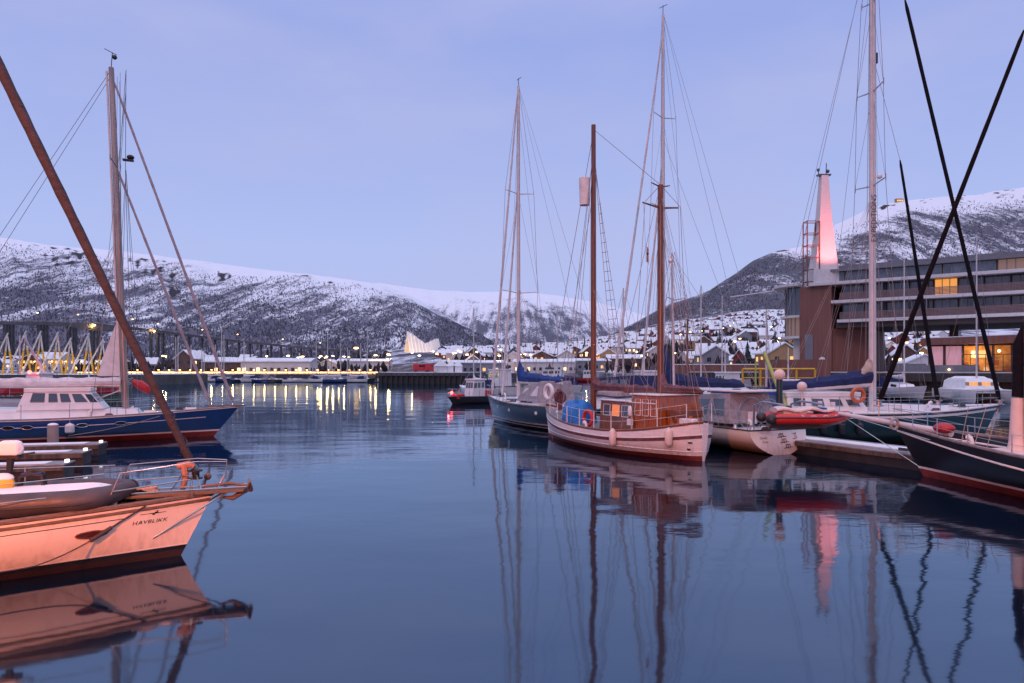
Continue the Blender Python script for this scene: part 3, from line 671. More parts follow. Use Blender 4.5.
def outboard(loc, label, cowl, s=1.0, rz=.3):
    o = empty('outboard_motor', loc, rz, label, 'outboard motor')
    q = MB(); q.loft([[(x * s * k, y * s * k, z * s) for x, y in ((-.28, -.14), (.2, -.17), (.27, 0), (.2, .17), (-.28, .14))] for z, k in ((.55, .8), (.6, 1), (.74, 1), (.86, .85), (.9, .5))]); q.build('cowling', cowl, o, bevel=.03 * s)
    q = MB(); q.box((0, 0, .52 * s), (.42 * s, .26 * s, .08 * s)); q.path([(0, 0, .5 * s), (-.03 * s, 0, .2 * s), (-.08 * s, 0, -.1 * s)], [.09 * s, .07 * s, .06 * s], 8); q.build('leg', 'black', o)
    q = MB(); q.path([(.2 * s, 0, .55 * s), (.5 * s, 0, .6 * s)], .025 * s, 6); q.build('tiller', 'black', o)
    return o
def fit_outboard(): 
    p = at(11, 470, 12.1); outboard((p.x, p.y, p.z - .15), 'grey outboard motor with snowy cowl clamped to the rail of the cream yacht', 'snow', .75, .2)
    p = at(31, 477, 12.2); o = empty('folding_chair', (p.x, p.y, p.z - .1), .3, 'black folded deck chair standing behind the upturned dinghy', 'deck chair')
    q = MB(); q.path([(-.2, 0, -.2), (-.17, 0, .1), (0, 0, .16), (.17, 0, .12), (.2, 0, -.2)], .03, 6); q.path([(-.2, .12, -.2), (-.17, .12, .14), (0, .12, .2), (.17, .12, .15), (.2, .12, -.2)], .03, 6); q.build('frame', 'black', o)
    q = MB(); q.box((0, .06, .15), (.3, .14, .03)); q.build('seat', 'blue canvas', o)
    p = at(3, 478, 12.0); o = empty('equipment_bag', (p.x, p.y, p.z - .2), 0, 'yellow bag with a pink snowy top beside the outboard motor', 'bag')
    q = MB(); q.ball((0, 0, .1), .2, 12, 6, (1, .7, .75)); q.build('body', 'yellow paint', o); q = MB(); q.ball((0, 0, .2), .18, 12, 6, (1, .7, .5)); q.build('snow_cap', 'snow', o)
fit_outboard()

# ---------------------------------------------------------------- 2. blue yacht at the pontoons
b = Boat('sailing_boat', 'dark blue yacht with white deckhouse moored bow-out by the left pontoons', 'yacht', (-15.8, 36.2), (-28.4, 30.6), 4.0, (1.55, 1.2, 1.25), .65, .45, 1.25, .8, pw=2.0, nb=1.4)
b.strip('bottom', 'red antifouling', -.5, .28); b.strip('boot_stripe', 'white paint', .28, .36, 1); b.strip('topsides', 'blue hull', .36, lambda t, s: s, 8); b.transom('blue hull')
b.strip('cove_line', 'white paint', lambda t, s: s * .70, lambda t, s: s * .70 + .035, 1, .004, 0, .93)
b.deck('white paint', .04); b.rail('toe_rail', 'weathered deck', .04, .02); b.rail('rubbing_strake', 'white paint', .03, 0, zf=lambda t, s: s - .03)
for px_ in (8, 27, 82, 121): b.portlight(b.tpx(px_, -1, .7), .72, -1, .22, .09, 'dark glass', 'steel'); b.portlight(b.tpx(px_, -1, .7), .72, 1, .22, .09, 'dark glass', 'steel')
b.fender(b.tpx(70, -1, .7), .62, -1, .2, .5, 'white sailcloth')
xa, xb = b.xc(16, -1.2), b.xc(104, -1.2); zd = 1.2
b.cabin(xa - 1.2, xb + 1.6, 1.5, .9, zd, .5, .35, 'white paint', 'coachroof', .8)
b.cabin(xa, xb, 1.3, 1.05, zd + .4, .98, .85, 'white paint', 'deckhouse', .75, .35, .84, roof=.06)
for f0, f1, sk in ((.13, .30, 0), (.36, .47, 0), (.52, .64, 0), (.70, .86, .03)): b.cabwin(f0, f1, .42, .84, m='blue glass', frame='grey rubber', skew=sk)
b.cabwin(.89, .99, .40, .85, m='dark glass'); b.cabfront('dark glass', .4, .88, 3)
b.guard(.7, [.05, .18, .3, .42, .55, .68, .8, .9, .97])
xm = b.xc(126); zt = b.z(xm, 0, 70)
b.mast(xm, 1.2, zt, .165, 'bronzed mast', .125, rake=.65)
q = MB(); q.path([(xm - .24 - .0, 0, 2.4), (xm - .23 - .62, 0, zt - .2)], .05, 6); q.build('sail_track', 'white mast', b.o)
zf1 = b.z(xm, 0, 168)
b.furl((b.L + .95, 0, 1.75), (xm - .55, 0, zt - .6), .085, .05, 'grey canvas'); b.furl((b.xc(210), 0, 1.7), (xm - .42, 0, zf1), .085, .05, 'grey canvas')
zb = b.z(xm, 0, 383); lb = xm - b.xc(-25)
b.sail_on_boom(xm - .2, zb - .12, lb, .36, .34, 'white sailcloth', 'alloy', -1)
q = MB(); z0, z1 = b.z(xm, 0, 376), b.z(xm, 0, 318); K = 10
for sg in (1,):
    q.add([(xm - .25, .06, z0), (xm - 1.25, .10, z0), (xm - .98, .16, lerp(z0, z1, .35)), (xm - .62, .1, lerp(z0, z1, .72)), (xm - .34, .05, z1), (xm - .25, -.06, z0), (xm - 1.25, -.02, z0), (xm - .98, .04, lerp(z0, z1, .35)), (xm - .62, 0, lerp(z0, z1, .72)), (xm - .34, -.03, z1)],
          [(0, 1, 2, 3, 4), (9, 8, 7, 6, 5), (0, 5, 6, 1), (1, 6, 7, 2), (2, 7, 8, 3), (3, 8, 9, 4), (4, 9, 5, 0)])
q.build('hoisted_sail', 'white sailcloth', b.o)
b.stay((xm - .2, 0, zb - .35), (xm - 2.6, 0, zd + .3), .03, 'white mast', 'kicker'); b.stay((xm - .6, 0, zt), (0, .0, 1.4), .012); b.stay((xm - .6, .0, zt - .3), (.3, .9, 1.3), .012)
b.spreader(xm - .4, b.z(xm, 0, 168), 1.3, 'bronzed mast'); b.shrouds(xm, zt, [(b.z(xm, 0, 168), 1.3)])
q = MB(); zr = b.z(xm, 0, 160); q.box((xm + .1, 0, zr), (.5, .3, .06)); q.ball((xm + .2, 0, zr + .16), .18, 10, 6, (1, 1, .7)); q.build('radar', 'black', b.o)
q = MB(); q.tube((xm - .65, 0, zt), (xm - .6, 0, zt + .75), .02); q.path([(xm - .95, 0, zt + .9), (xm - .4, 0, zt + .68)], .018, 5); q.ball((xm - .5, 0, zt + .55), .12, 8, 5); q.build('wind_vane', 'black', b.o)
q = MB(); c = Vector((b.L + 1.1, 0, 1.52)); q.poly([(b.L - .3, -.16), (b.L + 1.55, -.1), (b.L + 1.55, .1), (b.L - .3, .16)], 1.56, 1.63); q.build('bow_platform', 'teak', b.o, bevel=.01)
b.stay((b.L + 1.3, 0, 1.55), b.P(.99, .5, 1), .016, 'steel', 'bobstay')
b.stay(b.P(.80, 1.2, -1, .02), b.P(.55, .45, -1, .5), .012, 'rope', 'mooring_line', .1)
q = MB(); c = (b.xc(142, -.3), -.3, b.z(b.xc(142), 0, 385)); q.path([(c[0] - .42, -.25, c[2] + .22), (c[0] - .1, -.3, c[2] + .02), (c[0] + .2, -.3, c[2] - .2), (c[0] + .32, -.3, c[2] - .42)], [.10, .25, .22, .08], 8); tag(q.build('sail_bag', 'red paint', b.o))
halyards(b, xm - .3, zt); lazyjacks(b, xm - .3, zb, lb * .6, b.z(xm, 0, 240)); deck_gear(b, ((.62, .7), (.66, -.7), (.72, 0), (.78, .2), (.84, -.2), (.88, .1), (.6, -.6), (.92, 0)))
# ---------------------------------------------------------------- 3. white wooden ketch
b = Boat('ketch', 'white wooden ketch with varnished wheelhouse and two brown wooden masts', 'ketch', (1.95, 35.9), (7.35, 26.2), 3.7, (1.66, .95, 1.48), .08, .42, .35, .12, nb=1.7, pw=2.6, nm=3.0, pa=.5)
K3 = b
b.strip('bottom', 'red antifouling', -.5, .20); b.strip('topsides', 'plank hull', .20, lambda t, s: s, 10); b.transom('plank hull')
b.strip('wale', 'plum sailcloth', lambda t, s: s * .60, lambda t, s: s * .60 + .12, 1, .018); b.rail('wale_edge', 'plank hull', .022, 0, zf=lambda t, s: s * .60 + .14)
b.rail('rub_rail', 'plank hull', .03, 0, zf=lambda t, s: lerp(.36, .42, t), flat=.7)
b.deck('weathered deck', .12); b.rail('cap_rail', 'mahogany', .055, .02, flat=.6)
for zf, px_ in ((.42, 690), (.24, 690)): b.portlight(b.tpx(px_, 1, zf), zf + .08, 1, .055, .055, 'black', 'steel', 'drain')
b.fender(b.tpx(615.5, 1, .7), .72, 1, .15, .72); b.fender(b.tpx(671.5, 1, .7), .68, 1, .15, .72)
xf, xz = b.xc(593.5), b.xc(660.5)
ztf, ztz = b.z(xf, 0, 125), b.z(xz, 0, 185)
b.mast(xf, .9, ztf, .15, 'mast wood', .11); b.mast(xz, .9, ztz, .145, 'mast wood', .12)
# wheelhouse: glazed forepart and taller varnished after part
dz = .95
xw0, xw1 = b.xc(659, 1.1), b.xc(600, .9); xmid = lerp(xw0, xw1, .42)
zr1 = b.z(xmid, .9, 396); zr0 = b.z(xw1, .9, 399)
o = b.cabin(xmid, xw1, 1.12, .95, dz - .05, zr0 - dz, zr0 - dz, 'mahogany', 'deckhouse', .05, 0, .95, roof=.09, top_m='white paint')
for f0, f1, mm in ((.08, .28, 'blue glass'), (.36, .58, 'lit amber'), (.66, .88, 'blue glass')): 
    if mm not in MATS: mat('lit amber', (.3, .1, .02), .3, emit=(1.0, .22, .05), es=.75, var=0)
    b.cabwin(f0, f1, .50, .88, m=mm, frame='plank hull', parent=o)
b.cabfront('dark glass', .5, .88, 3, parent=o)
o = b.cabin(xw0, xmid - .03, 1.15, 1.15, dz - .05, zr1 - dz + .1, zr1 - dz + .1, 'varnish', 'wheelhouse', 0, .04, .94, roof=.07, top_m='white paint')
for f0, f1 in ((.06, .26), (.34, .56), (.64, .84)):
    b.cabwin(f0, f1, .48, .90, m='varnish', frame='white paint', parent=o, name='shutter')
b.cabwin(.87, .97, .05, .92, m='mahogany', frame='teak', parent=o, name='door')
q = MB(); q.path([(xw0 + .1, 1.2, zr1 - .25), (xmid, 1.2, zr1 - .25)], .02, 5); q.build('grab_rail', 'white paint', o)
q = MB(); x_ = b.xc(629, 1.3); q.ball((x_, 1.25, b.z(x_, 1.25, 411)), .12, 10, 8, (1, .6, 1.9)); q.build('lamp', 'snow', o)
x_ = b.xc(629, 1.35); q = MB(); q.box((x_, 1.3, b.z(x_, 1.3, 422)), (.3, .08, .26)); q.build('notice_board', 'white paint', o)
o = b.cabin(xw0 - .8, xw0 - .04, .62, .75, dz - .05, .75, .95, 'varnish', 'companionway', 0, .25, .9, roof=.04, top_m='mahogany')
# deck clutter, all clearly its own
b.sail_on_boom(xf - .1, b.z(xf, 0, 389.5), xf - b.xc(655), .36, .20, 'plum sailcloth', 'mast wood', -1, 'furled_sail', 0, .25)
b.sail_on_boom(xz - .1, b.z(xz, 0, 391), xz - b.xc(700), .30, .14, 'plum sailcloth', 'mast wood', -1, 'furled_sail', 0, .45)
b.guard(.78, [.03, .12, .22, .32, .42, .52, .62, .72, .84], m='plank hull', r=.018, bow_close=False)
q = MB(); x_ = b.xc(576, .6); zc = b.z(x_, .6, 403)
def drape(q, c, rx, ry, h, seed, n=18):
    rings = []
    for i in range(7):
        f = i / 6; r_ = [1.06, 1.0, .95, .86, .66, .35, .05][i]; rings.append([(c[0] + rx * r_ * math.cos(a) * (1 + .14 * math.sin(a * 3 + seed)), c[1] + ry * r_ * math.sin(a) * (1 + .14 * math.sin(a * 4 + seed * 2)), c[2] + h * [0, .3, .55, .74, .9, .97, 1][i] * (1 + .1 * math.sin(a * 2 + seed))) for a in [2 * math.pi * j / n for j in range(n)]])
    q.loft(rings)
drape(q, (x_, .45, dz - .02), 1.0, .75, zc - dz + .1, 1.0); tag(q.build('deck_tarp', 'bright tarp', b.o), 'crumpled bright blue tarpaulin on the foredeck')
for sd, zz in ((.72, 0),):
    q = MB(); x_ = b.xc(589, .9); c = (x_, .95, b.z(x_, .95, 418)); q.torus(c, .33, .085, 'y', 18, 8); tag(q.build('lifebuoy', 'red plastic', b.o))
x_ = b.xc(556, .5); q = MB(); zz = b.z(x_, .3, 395)
for k in range(9): q.torus((x_ - .2 + k * .04, .3 + .05 * math.sin(k * 2), zz - .1 + .07 * math.sin(k * 3)), .30 - .015 * k, .035, 'x' if k % 3 else 'y', 14, 5)
q.path([(x_, .3, zz + .3), (x_ + .05, .35, zz - .3), (x_ - .05, .25, zz - .75)], [.12, .2, .1], 8); q.build('rope_bundle', 'plum sailcloth', b.o)
x_ = b.xc(548, .4); q = MB(); q.torus((x_, .35, b.z(x_, .35, 392)), .36, .1, 'y', 18, 8); q.build('lifebuoy', 'white paint', b.o)
for fx, y_, mm, nm, dims, zz in ((.62, .35, 'dark blue canvas', 'jerrycan', (.26, .2, .40), 1.55), (.55, .05, 'orange plastic', 'jerrycan', (.2, .18, .34), 1.52), (.60, .1, 'varnish', 'deck_box', (.75, .9, .32), 1.30), (.42, .45, 'white paint', 'deck_box', (.34, .3, .30), 1.48), (.34, .15, 'white paint', 'deck_box', (.3, .3, .30), 1.46), (.40, .2, 'mahogany', 'deck_box', (.5, .7, .30), 1.27), (.75, .5, 'mahogany', 'deck_box', (.3, .3, .26), 1.56)):
    q = MB(); q.box((xw0 * fx, y_, zz), dims); q.build(nm, mm, b.o, bevel=.03)
q = MB(); drape(q, (xw0 * .6, .35, 1.22), .5, .2, .3, 2.5); tag(q.build('sail_bag', 'green canvas', b.o), 'greenish canvas heap on the after deck')
q = MB(); drape(q, (xw0 * .28, .25, 1.22), .3, .3, .26, 1.1); q.build('rope_heap', 'rope', b.o)
q = MB(); x_ = b.xc(608, .3); q.poly([(x_ - .9, -.5), (x_ + .6, -.5), (x_ + .6, .5), (x_ - .9, .5)], zr0 + .12, zr0 + .34); q.build('roof_raft', 'grey canvas', b.o, bevel=.06)
# crow's nest, radar-like barrel on the foremast
q = MB(); zb0, zb1 = b.z(xf, 0, 205), b.z(xf, 0, 178); cx_ = b.xc(587.6); cx2 = xf + .02
off = .34
q.loft([[(xf + .25 + r_ * math.cos(a), off + r_ * math.sin(a), z_) for a in [2 * math.pi * j / 16 for j in range(16)]] for r_, z_ in ((.05, zb0 - .02), (.235, zb0), (.27, zb1), (.24, zb1 + .02), (.22, zb1 - .1))]); q.build('crow_nest', 'white sailcloth', b.o)
b.spreader(xz, b.z(xz, 0, 208), .95, 'mast wood', 0, False, .04); b.spreader(xz, b.z(xz, 0, 187), .5, 'mast wood', 0, False, .03)
b.shrouds(xz, ztz, [(b.z(xz, 0, 208), .95)]); 
for sd in (1, -1):
    for dx in (-.7, -.2, .3): 
        t_ = (xf + dx) / b.L; b.stay(b.P(t_, b.sheer(t_), sd), (xf, 0, ztf - .9 - abs(dx)), .014, name='shroud')
    if sd > 0: continue
    q = MB()
    for k in range(22):
        f = .06 + k * .036; p_, q_ = b.P((xf - .7) / b.L, 1.1, sd), b.P((xf + .3) / b.L, 1.1, sd); top_ = Vector((xf, 0, ztf - 1.4)); q.tube(lerp(p_, top_, f), lerp(q_, top_, f), .012, n=4)
    q.build('ratlines', 'wire', b.o)
b.stay((b.L + .3, 0, 1.8), (xf, 0, ztf - .3), .016); b.stay((b.L * .93, 0, 1.75), (xf, 0, ztf - 3.2), .014); b.stay((xf, 0, ztf - .2), (xz, 0, ztz), .013); b.stay((xz, 0, ztz - .2), (-.3, .5, 1.35), .012); b.stay((xz, 0, ztz - .2), (-.3, -.5, 1.35), .012)
b.stay((xz + .05, .12, ztz - .5), (xf - 1.5, 0, b.z(xf, 0, 388)), .012)
q = MB(); zf_ = b.z(xz, 0, 248); yf = 1.0; xf_ = b.xc(646.5, .9)
def flag(parent, x, y, z, w, h, name='flag'):
    # a limp red flag with a blue cross edged in white
    o = None
    rows_ = [(0, .32, 0), (.32, .38, 1), (.38, .5, 2), (.5, .56, 1), (.56, 1, 0)]; cols_ = [(0, .26, 0), (.26, .32, 1), (.32, .42, 2), (.42, .48, 1), (.48, 1, 0)]
    q = MB()
    def pt(u, v, s): return (x - u * w * .35, y + .10 * math.sin(u * 7) * u ** .5 + s * .004, z - v * h - u * h * .35)
    for (v0, v1, a) in rows_:
        for (u0, u1, c) in cols_:
            mi = 2 if (a == 2 or c == 2) else (1 if (a == 1 or c == 1) else 0)
            q.k = mi; q.add([pt(u0, v0, 1), pt(u1, v0, 1), pt(u1, v1, 1), pt(u0, v1, 1), pt(u0, v0, -1), pt(u1, v0, -1), pt(u1, v1, -1), pt(u0, v1, -1)], [(0, 1, 2, 3), (7, 6, 5, 4), (0, 4, 5, 1), (1, 5, 6, 2), (2, 6, 7, 3), (3, 7, 4, 0)])
    return q.build(name, ['red paint', 'white paint', 'navy hull'], parent)
flag(b.o, xf_, .9, zf_, .62, .62); b.stay((xf_ + .02, .9, b.z(xf_, .9, 262)), (xz - .0, .9, b.z(xz, 0, 206)), .008)
b.stay(b.P(.93, 1.5, 1, .02), b.P(.93, -.2, 1, .1), .012, 'rope', 'mooring_line'); b.stay(b.P(b.tpx(633, 1), 1.05, 1, .03), b.P(b.tpx(633, 1), -.1, 1, .04), .012, 'rope', 'mooring_line')

halyards(b, xf, ztf); halyards(b, xz, ztz); lazyjacks(b, xf, b.z(xf, 0, 389), xf - b.xc(655), b.z(xf, 0, 290)); deck_gear(b, ((.80, .5), (.84, -.3), (.88, .1), (.76, -.5), (.90, .3), (.13, .3), (.5, .85), (.16, -.4)), -.12)
# ---------------------------------------------------------------- 4. navy yacht behind the ketch's bow
b = Boat('sailing_boat', 'navy blue yacht with pale boot stripe and blue sail cover, bow beside the wooden ketch', 'yacht', (-1.25, 47.2), (5.1, 36.9), 3.7, (1.75, 1.4, 1.4), .6, .42, .9, .4, pw=2.3, nb=1.5)
b.strip('bottom', 'navy hull', -.5, .12); b.strip('boot_stripe', 'white paint', .12, .19, 1); b.strip('lower_band', 'navy hull', .19, .30, 1); b.strip('upper_stripe', 'white paint', .30, .38, 1)
b.strip('topsides', 'navy hull', .38, lambda t, s: s, 8); b.transom('navy hull'); b.deck('white paint', .05); b.rail('toe_rail', 'weathered deck', .04, .02)
for zf, px_ in ((.72, 498), (.72, 509), (.72, 536)): b.portlight(b.tpx(px_, 1, .7), zf, 1, .13, .10, 'snow', 'steel'); b.portlight(b.tpx(px_, 1, .7), zf, -1, .13, .10, 'snow', 'steel')
xm = b.xc(518.5); zt = b.z(xm, 0, 86)
b.cabin(xm - 4.2, xm + 1.8, 1.25, .75, 1.35, .55, .35, 'white paint', 'coachroof', .9); b.cabwin(.15, .4, .3, .75); b.cabwin(.5, .75, .3, .75)
b.cabin(xm - 4.4, xm - 1.6, 1.35, 1.2, 1.6, 1.25, .9, 'grey canvas', 'sprayhood', .7, .1, .8); b.cabwin(.12, .42, .3, .8, m='white sailcloth'); b.cabwin(.52, .86, .3, .8, m='white sailcloth'); b.cabfront('blue glass', .3, .85, 3)
b.mast(xm, 1.4, zt, .13, 'white mast', .09); b.spreader(xm, b.z(xm, 0, 194), 1.1, 'white mast'); b.spreader(xm, b.z(xm, 0, 293), 1.4, 'white mast')
b.shrouds(xm, zt, [(b.z(xm, 0, 293), 1.4), (b.z(xm, 0, 194), 1.1)])
b.furl((b.xc(492), 0, 1.85), (xm + .1, 0, zt - .4), .10, .05, 'white sailcloth'); b.furl((b.xc(502), 0, 1.75), (xm + .1, 0, b.z(xm, 0, 188)), .085, .05, 'white sailcloth')
b.sail_on_boom(xm - .1, b.z(xm, 0, 382), xm - b.xc(561), .80, .30, 'blue canvas', 'white mast', -1, hump=.55, w=.22)
b.guard(.7, [.03, .15, .28, .42, .55, .68, .8, .9, .97])
b.stay((xm, 0, zt), (.1, .8, 1.5)); b.stay((xm, 0, zt), (.1, -.8, 1.5))
q = MB(); q.tube((xm, 0, zt), (xm, 0, zt + .5), .02); q.path([(xm - .3, 0, zt + .45), (xm + .2, 0, zt + .45)], .02); q.build('wind_vane', 'black', b.o)
halyards(b, xm, zt); lazyjacks(b, xm, b.z(xm, 0, 382), xm - b.xc(561), b.z(xm, 0, 290)); deck_gear(b, ((.78, .4), (.82, -.3), (.86, .1), (.72, .7), (.74, -.6), (.91, 0)))
# ---------------------------------------------------------------- 5. tall yacht behind the ketch (blue sail cover, two furled foresails)
b = Boat('sailing_boat', 'tall white yacht with dark blue sail cover and two furled foresails behind the ketch', 'yacht', (6.3, 46.5), (13.6, 36.2), 4.0, (1.7, 1.4, 1.4), .65, .42, .9, .4, pw=2.3)
b.strip('bottom', 'navy hull', -.5, .15); b.strip('topsides', 'white paint', .15, lambda t, s: s, 6); b.transom('white paint'); b.deck('white paint', .05); b.rail('toe_rail', 'alloy', .035, .02)
xm = b.xc(663); zt = b.z(xm, 0, 15)
b.cabin(xm - 4.2, xm + 2.0, 1.35, .8, 1.4, .7, .35, 'white paint', 'coachroof', .9)
for f in (.1, .3, .5): b.cabwin(f, f + .15, .35, .75)
b.mast(xm, 1.4, zt, .13, 'white mast', .085)
sp = [(b.z(xm, 0, 208), 1.25), (b.z(xm, 0, 118), 1.0)]
for z_, h_ in sp: b.spreader(xm, z_, h_, 'alloy')
b.shrouds(xm, zt, sp)
b.furl((b.xc(612), 0, 1.8), (xm + .1, 0, zt - 1.5), .10, .045, 'white sailcloth'); b.furl((b.xc(640), 0, 1.7), (xm + .1, 0, b.z(xm, 0, 165)), .085, .045, 'white sailcloth')
b.sail_on_boom(xm - .15, b.z(xm, 0, 387), xm - b.xc(744), .95, .42, 'dark blue canvas', 'white mast', -1, hump=1.7, w=.26, r=.13)
b.guard(.7, [.03, .15, .28, .42, .55, .68, .8, .9, .97])
b.stay((xm - .05, 0, zt), (.1, .9, 1.5)); b.stay((xm - .05, 0, zt), (.1, -.9, 1.5)); b.stay((xm - .05, 0, b.z(xm, 0, 140)), (.3, 0, 1.6))
q = MB(); q.tube((xm, 0, zt), (xm, 0, zt + .6), .02); q.path([(xm - .35, 0, zt + .5), (xm + .3, 0, zt + .55)], .02); q.build('wind_vane', 'black', b.o)
halyards(b, xm, zt, 4); lazyjacks(b, xm, b.z(xm, 0, 387), xm - b.xc(744), b.z(xm, 0, 240))
# ---------------------------------------------------------------- 6. motor cruiser with a canvas-topped wheelhouse behind the ketch's wheelhouse
b = Boat('motor_cruiser', 'white motor cruiser with dark blue canvas canopy behind the ketch wheelhouse', 'motor boat', (4.6, 43.2), (7.6, 37.0), 2.7, (1.5, 1.2, 1.1), .85, .4, .7, .1)
b.strip('topsides', 'white paint', -.4, lambda t, s: s, 6); b.transom('white paint'); b.deck('white paint', .05); b.rail('rub_rail', 'grey rubber', .04)
b.cabin(.4, 5.0, 1.2, 1.0, 1.05, .95, .8, 'white paint', 'cabin', .6); b.cabwin(.1, .35, .4, .8); b.cabwin(.42, .7, .4, .8)
b.cabin(.5, 4.3, 1.15, 1.1, 1.95, 1.25, 1.1, 'dark blue canvas', 'canopy', .55, .2, .82); b.cabwin(.06, .28, .25, .85, m='blue glass'); b.cabwin(.36, .60, .25, .85, m='blue glass'); b.cabwin(.68, .92, .25, .85, m='blue glass'); b.cabfront('blue glass', .25, .85, 3)
q = MB(); q.torus((.35, .1, 1.8), .34, .03, 'x'); q.path([(.35, .1, 1.5), (.35, .1, 2.1)], .02); q.path([(.35, -.22, 1.8), (.35, .42, 1.8)], .02); q.build('wheel', 'black', b.o)
b.guard(.6, [.55, .7, .85, .96])
# ---------------------------------------------------------------- 7. cream yacht seen from astern, red rigid inflatable across her davits
b = Boat('sailing_boat', 'cream yacht seen from astern with cockpit tent, beside the ketch stern', 'yacht', (6.9, 38.2), (11.15, 28.2), 3.5, (1.35, 1.05, 1.02), .86, .45, .7, -.22, nm=2.9, draft=.14)
b.strip('bottom', 'dark antifouling', -.14, .05); b.strip('topsides', 'cream hull', .05, lambda t, s: s, 10); b.transom('cream hull', -.12); b.deck('white paint', .05); b.rail('toe_rail', 'dark rope', .03, .0)
B7 = b
# hand-painted marks on the stern: two short words at left, a row of pictographs at right
me_w = lambda y, z: Vector((b.so * -0 , y, z))
def tr(y, z):
    p = b.P(0, z, 1); return Vector((p.x - .012, y, z))
def strokes(q, pts, r=.014): q.path([tr(*p) for p in pts], r, 5)
for k, (body, y, z) in enumerate((("Devil's", .86, .66), ('Cove', .80, .50))):
    me = text_mesh(body, .15, .25)
    for v in me.vertices: v.co = tr(y - v.co.x, z + v.co.y)
    me.materials.append(MATS['dark rope']); o = bpy.data.objects.new('lettering', me); COL.objects.link(o); o.parent = b.o
for k, (y0, z0) in enumerate(((-.10, .72), (-.22, .50), (-.40, .28), (-.85, .72))):
    q = MB(); 
    if k < 3:
        strokes(q, [(y0 + .22, z0 - .02), (y0 + .05, z0), (y0 - .25, z0 + .02)]); strokes(q, [(y0 + .12, z0), (y0 + .10, z0 + .13), (y0 - .1, z0 + .14), (y0 - .12, z0 + .01)]); strokes(q, [(y0, z0 + .13), (y0 + .01, z0 - .04)])
    else:
        strokes(q, [(y0 + .1, z0 + .12), (y0 - .08, z0 + .14), (y0 + .02, z0 + .02), (y0 - .1, z0)]); strokes(q, [(y0 + .12, z0 - .08), (y0 - .1, z0 - .07)])
    q.build('pictograph', 'dark rope', b.o)
x0, x1 = 1.6, 4.4
b.cabin(x0, x1 + .6, 1.35, 1.2, 1.2, 1.30, 1.15, 'grey canvas', 'cockpit_tent', .5, .25, .80); b.cabwin(.12, .42, .25, .82, m='blue glass'); b.cabwin(.5, .85, .25, .82, m='blue glass')
q = MB(); zt_ = 2.55; q.poly([(x0 - .5, -1.15), (x1 + .4, -1.05), (x1 + .4, 1.05), (x0 - .5, 1.15)], zt_, zt_ + .09); hd = q.build('hardtop', 'white paint', b.o, bevel=.03)
for y_ in (-.5, .45): q = MB(); q.poly([(x0 + .6 + .22 * math.cos(a), y_ + .16 * math.sin(a)) for a in [2 * math.pi * j / 14 for j in range(14)]], zt_ + .085, zt_ + .12); q.build('hatch', 'dark glass', hd)
q = MB()
for a_ in (-.35, .1): q.torus((x0 - .05, a_ * 2.2, 1.62), .62 if a_ < 0 else .7, .02, 'x', 20, 5)
q.build('wheel', 'steel', b.o)
b.cabin(4.6, 8.2, 1.2, .8, 1.2, .55, .35, 'white paint', 'coachroof', .8); b.cabwin(.2, .6, .3, .75)
for pxx, yy, pyy, mm, d in ((720, 1.1, 418, 'blue glass', (.3, .3, .5)), (726, .9, 418, 'white paint', (.3, .3, .5)), (731, .5, 420, 'grey canvas', (.4, .4, .4)), (749, .1, 420, 'white sailcloth', (.5, .5, .55)), (738, .3, 423, 'dark blue canvas', (.3, .4, .35))):
    x_ = max(.3, b.xc(pxx, yy)); q = MB(); q.box((x_, yy, 1.2 + d[2] / 2 - .05), d); q.build('locker', mm, b.o, bevel=.04)
xm = b.xc(674.5); zt = b.z(xm, 0, 252); b.mast(xm, 1.3, zt, .07, 'white mast', .045, rake=-.25); b.spreader(xm, b.z(xm, 0, 300), .6, 'alloy'); b.shrouds(xm, zt, [(b.z(xm, 0, 300), .6)]); b.stay((b.L + .5, 0, 1.5), (xm + .2, 0, zt)); b.stay((.2, 0, 1.5), (xm + .2, 0, zt - .1))
q = MB(); q.ball((xm + .3, 0, zt - .4), .16, 10, 6, (1, 1, .8)); q.build('radar', 'white paint', b.o)
q = MB(); q.tube((.5, -.35, 1.2), (.5, -.35, 3.15), .13, .13, 10); q.build('davit_post', 'teal hull', b.o); q = MB(); q.ball((.5, -.35, 3.3), .24, 12, 8); q.build('radar_dome', 'pink fender', b.o)
b.guard(.75, [.02, .14, .28, .42, .56, .7, .84, .96], bow_close=True)
for sd in (1.0, -1.0):
    q = MB(); q.path([(.55, sd, 1.2), (.5, sd, 2.05), (.0, sd, 2.2), (-1.15, sd, 2.12)], .045, 8); q.build('davit', 'steel', b.o)
deck_gear(b, ((.05, .7), (.07, -.6), (.10, .4), (.08, -.1), (.13, .75), (.03, .35), (.04, -.35)), -.02); halyards(b, xm + .1, zt, 2, .1)
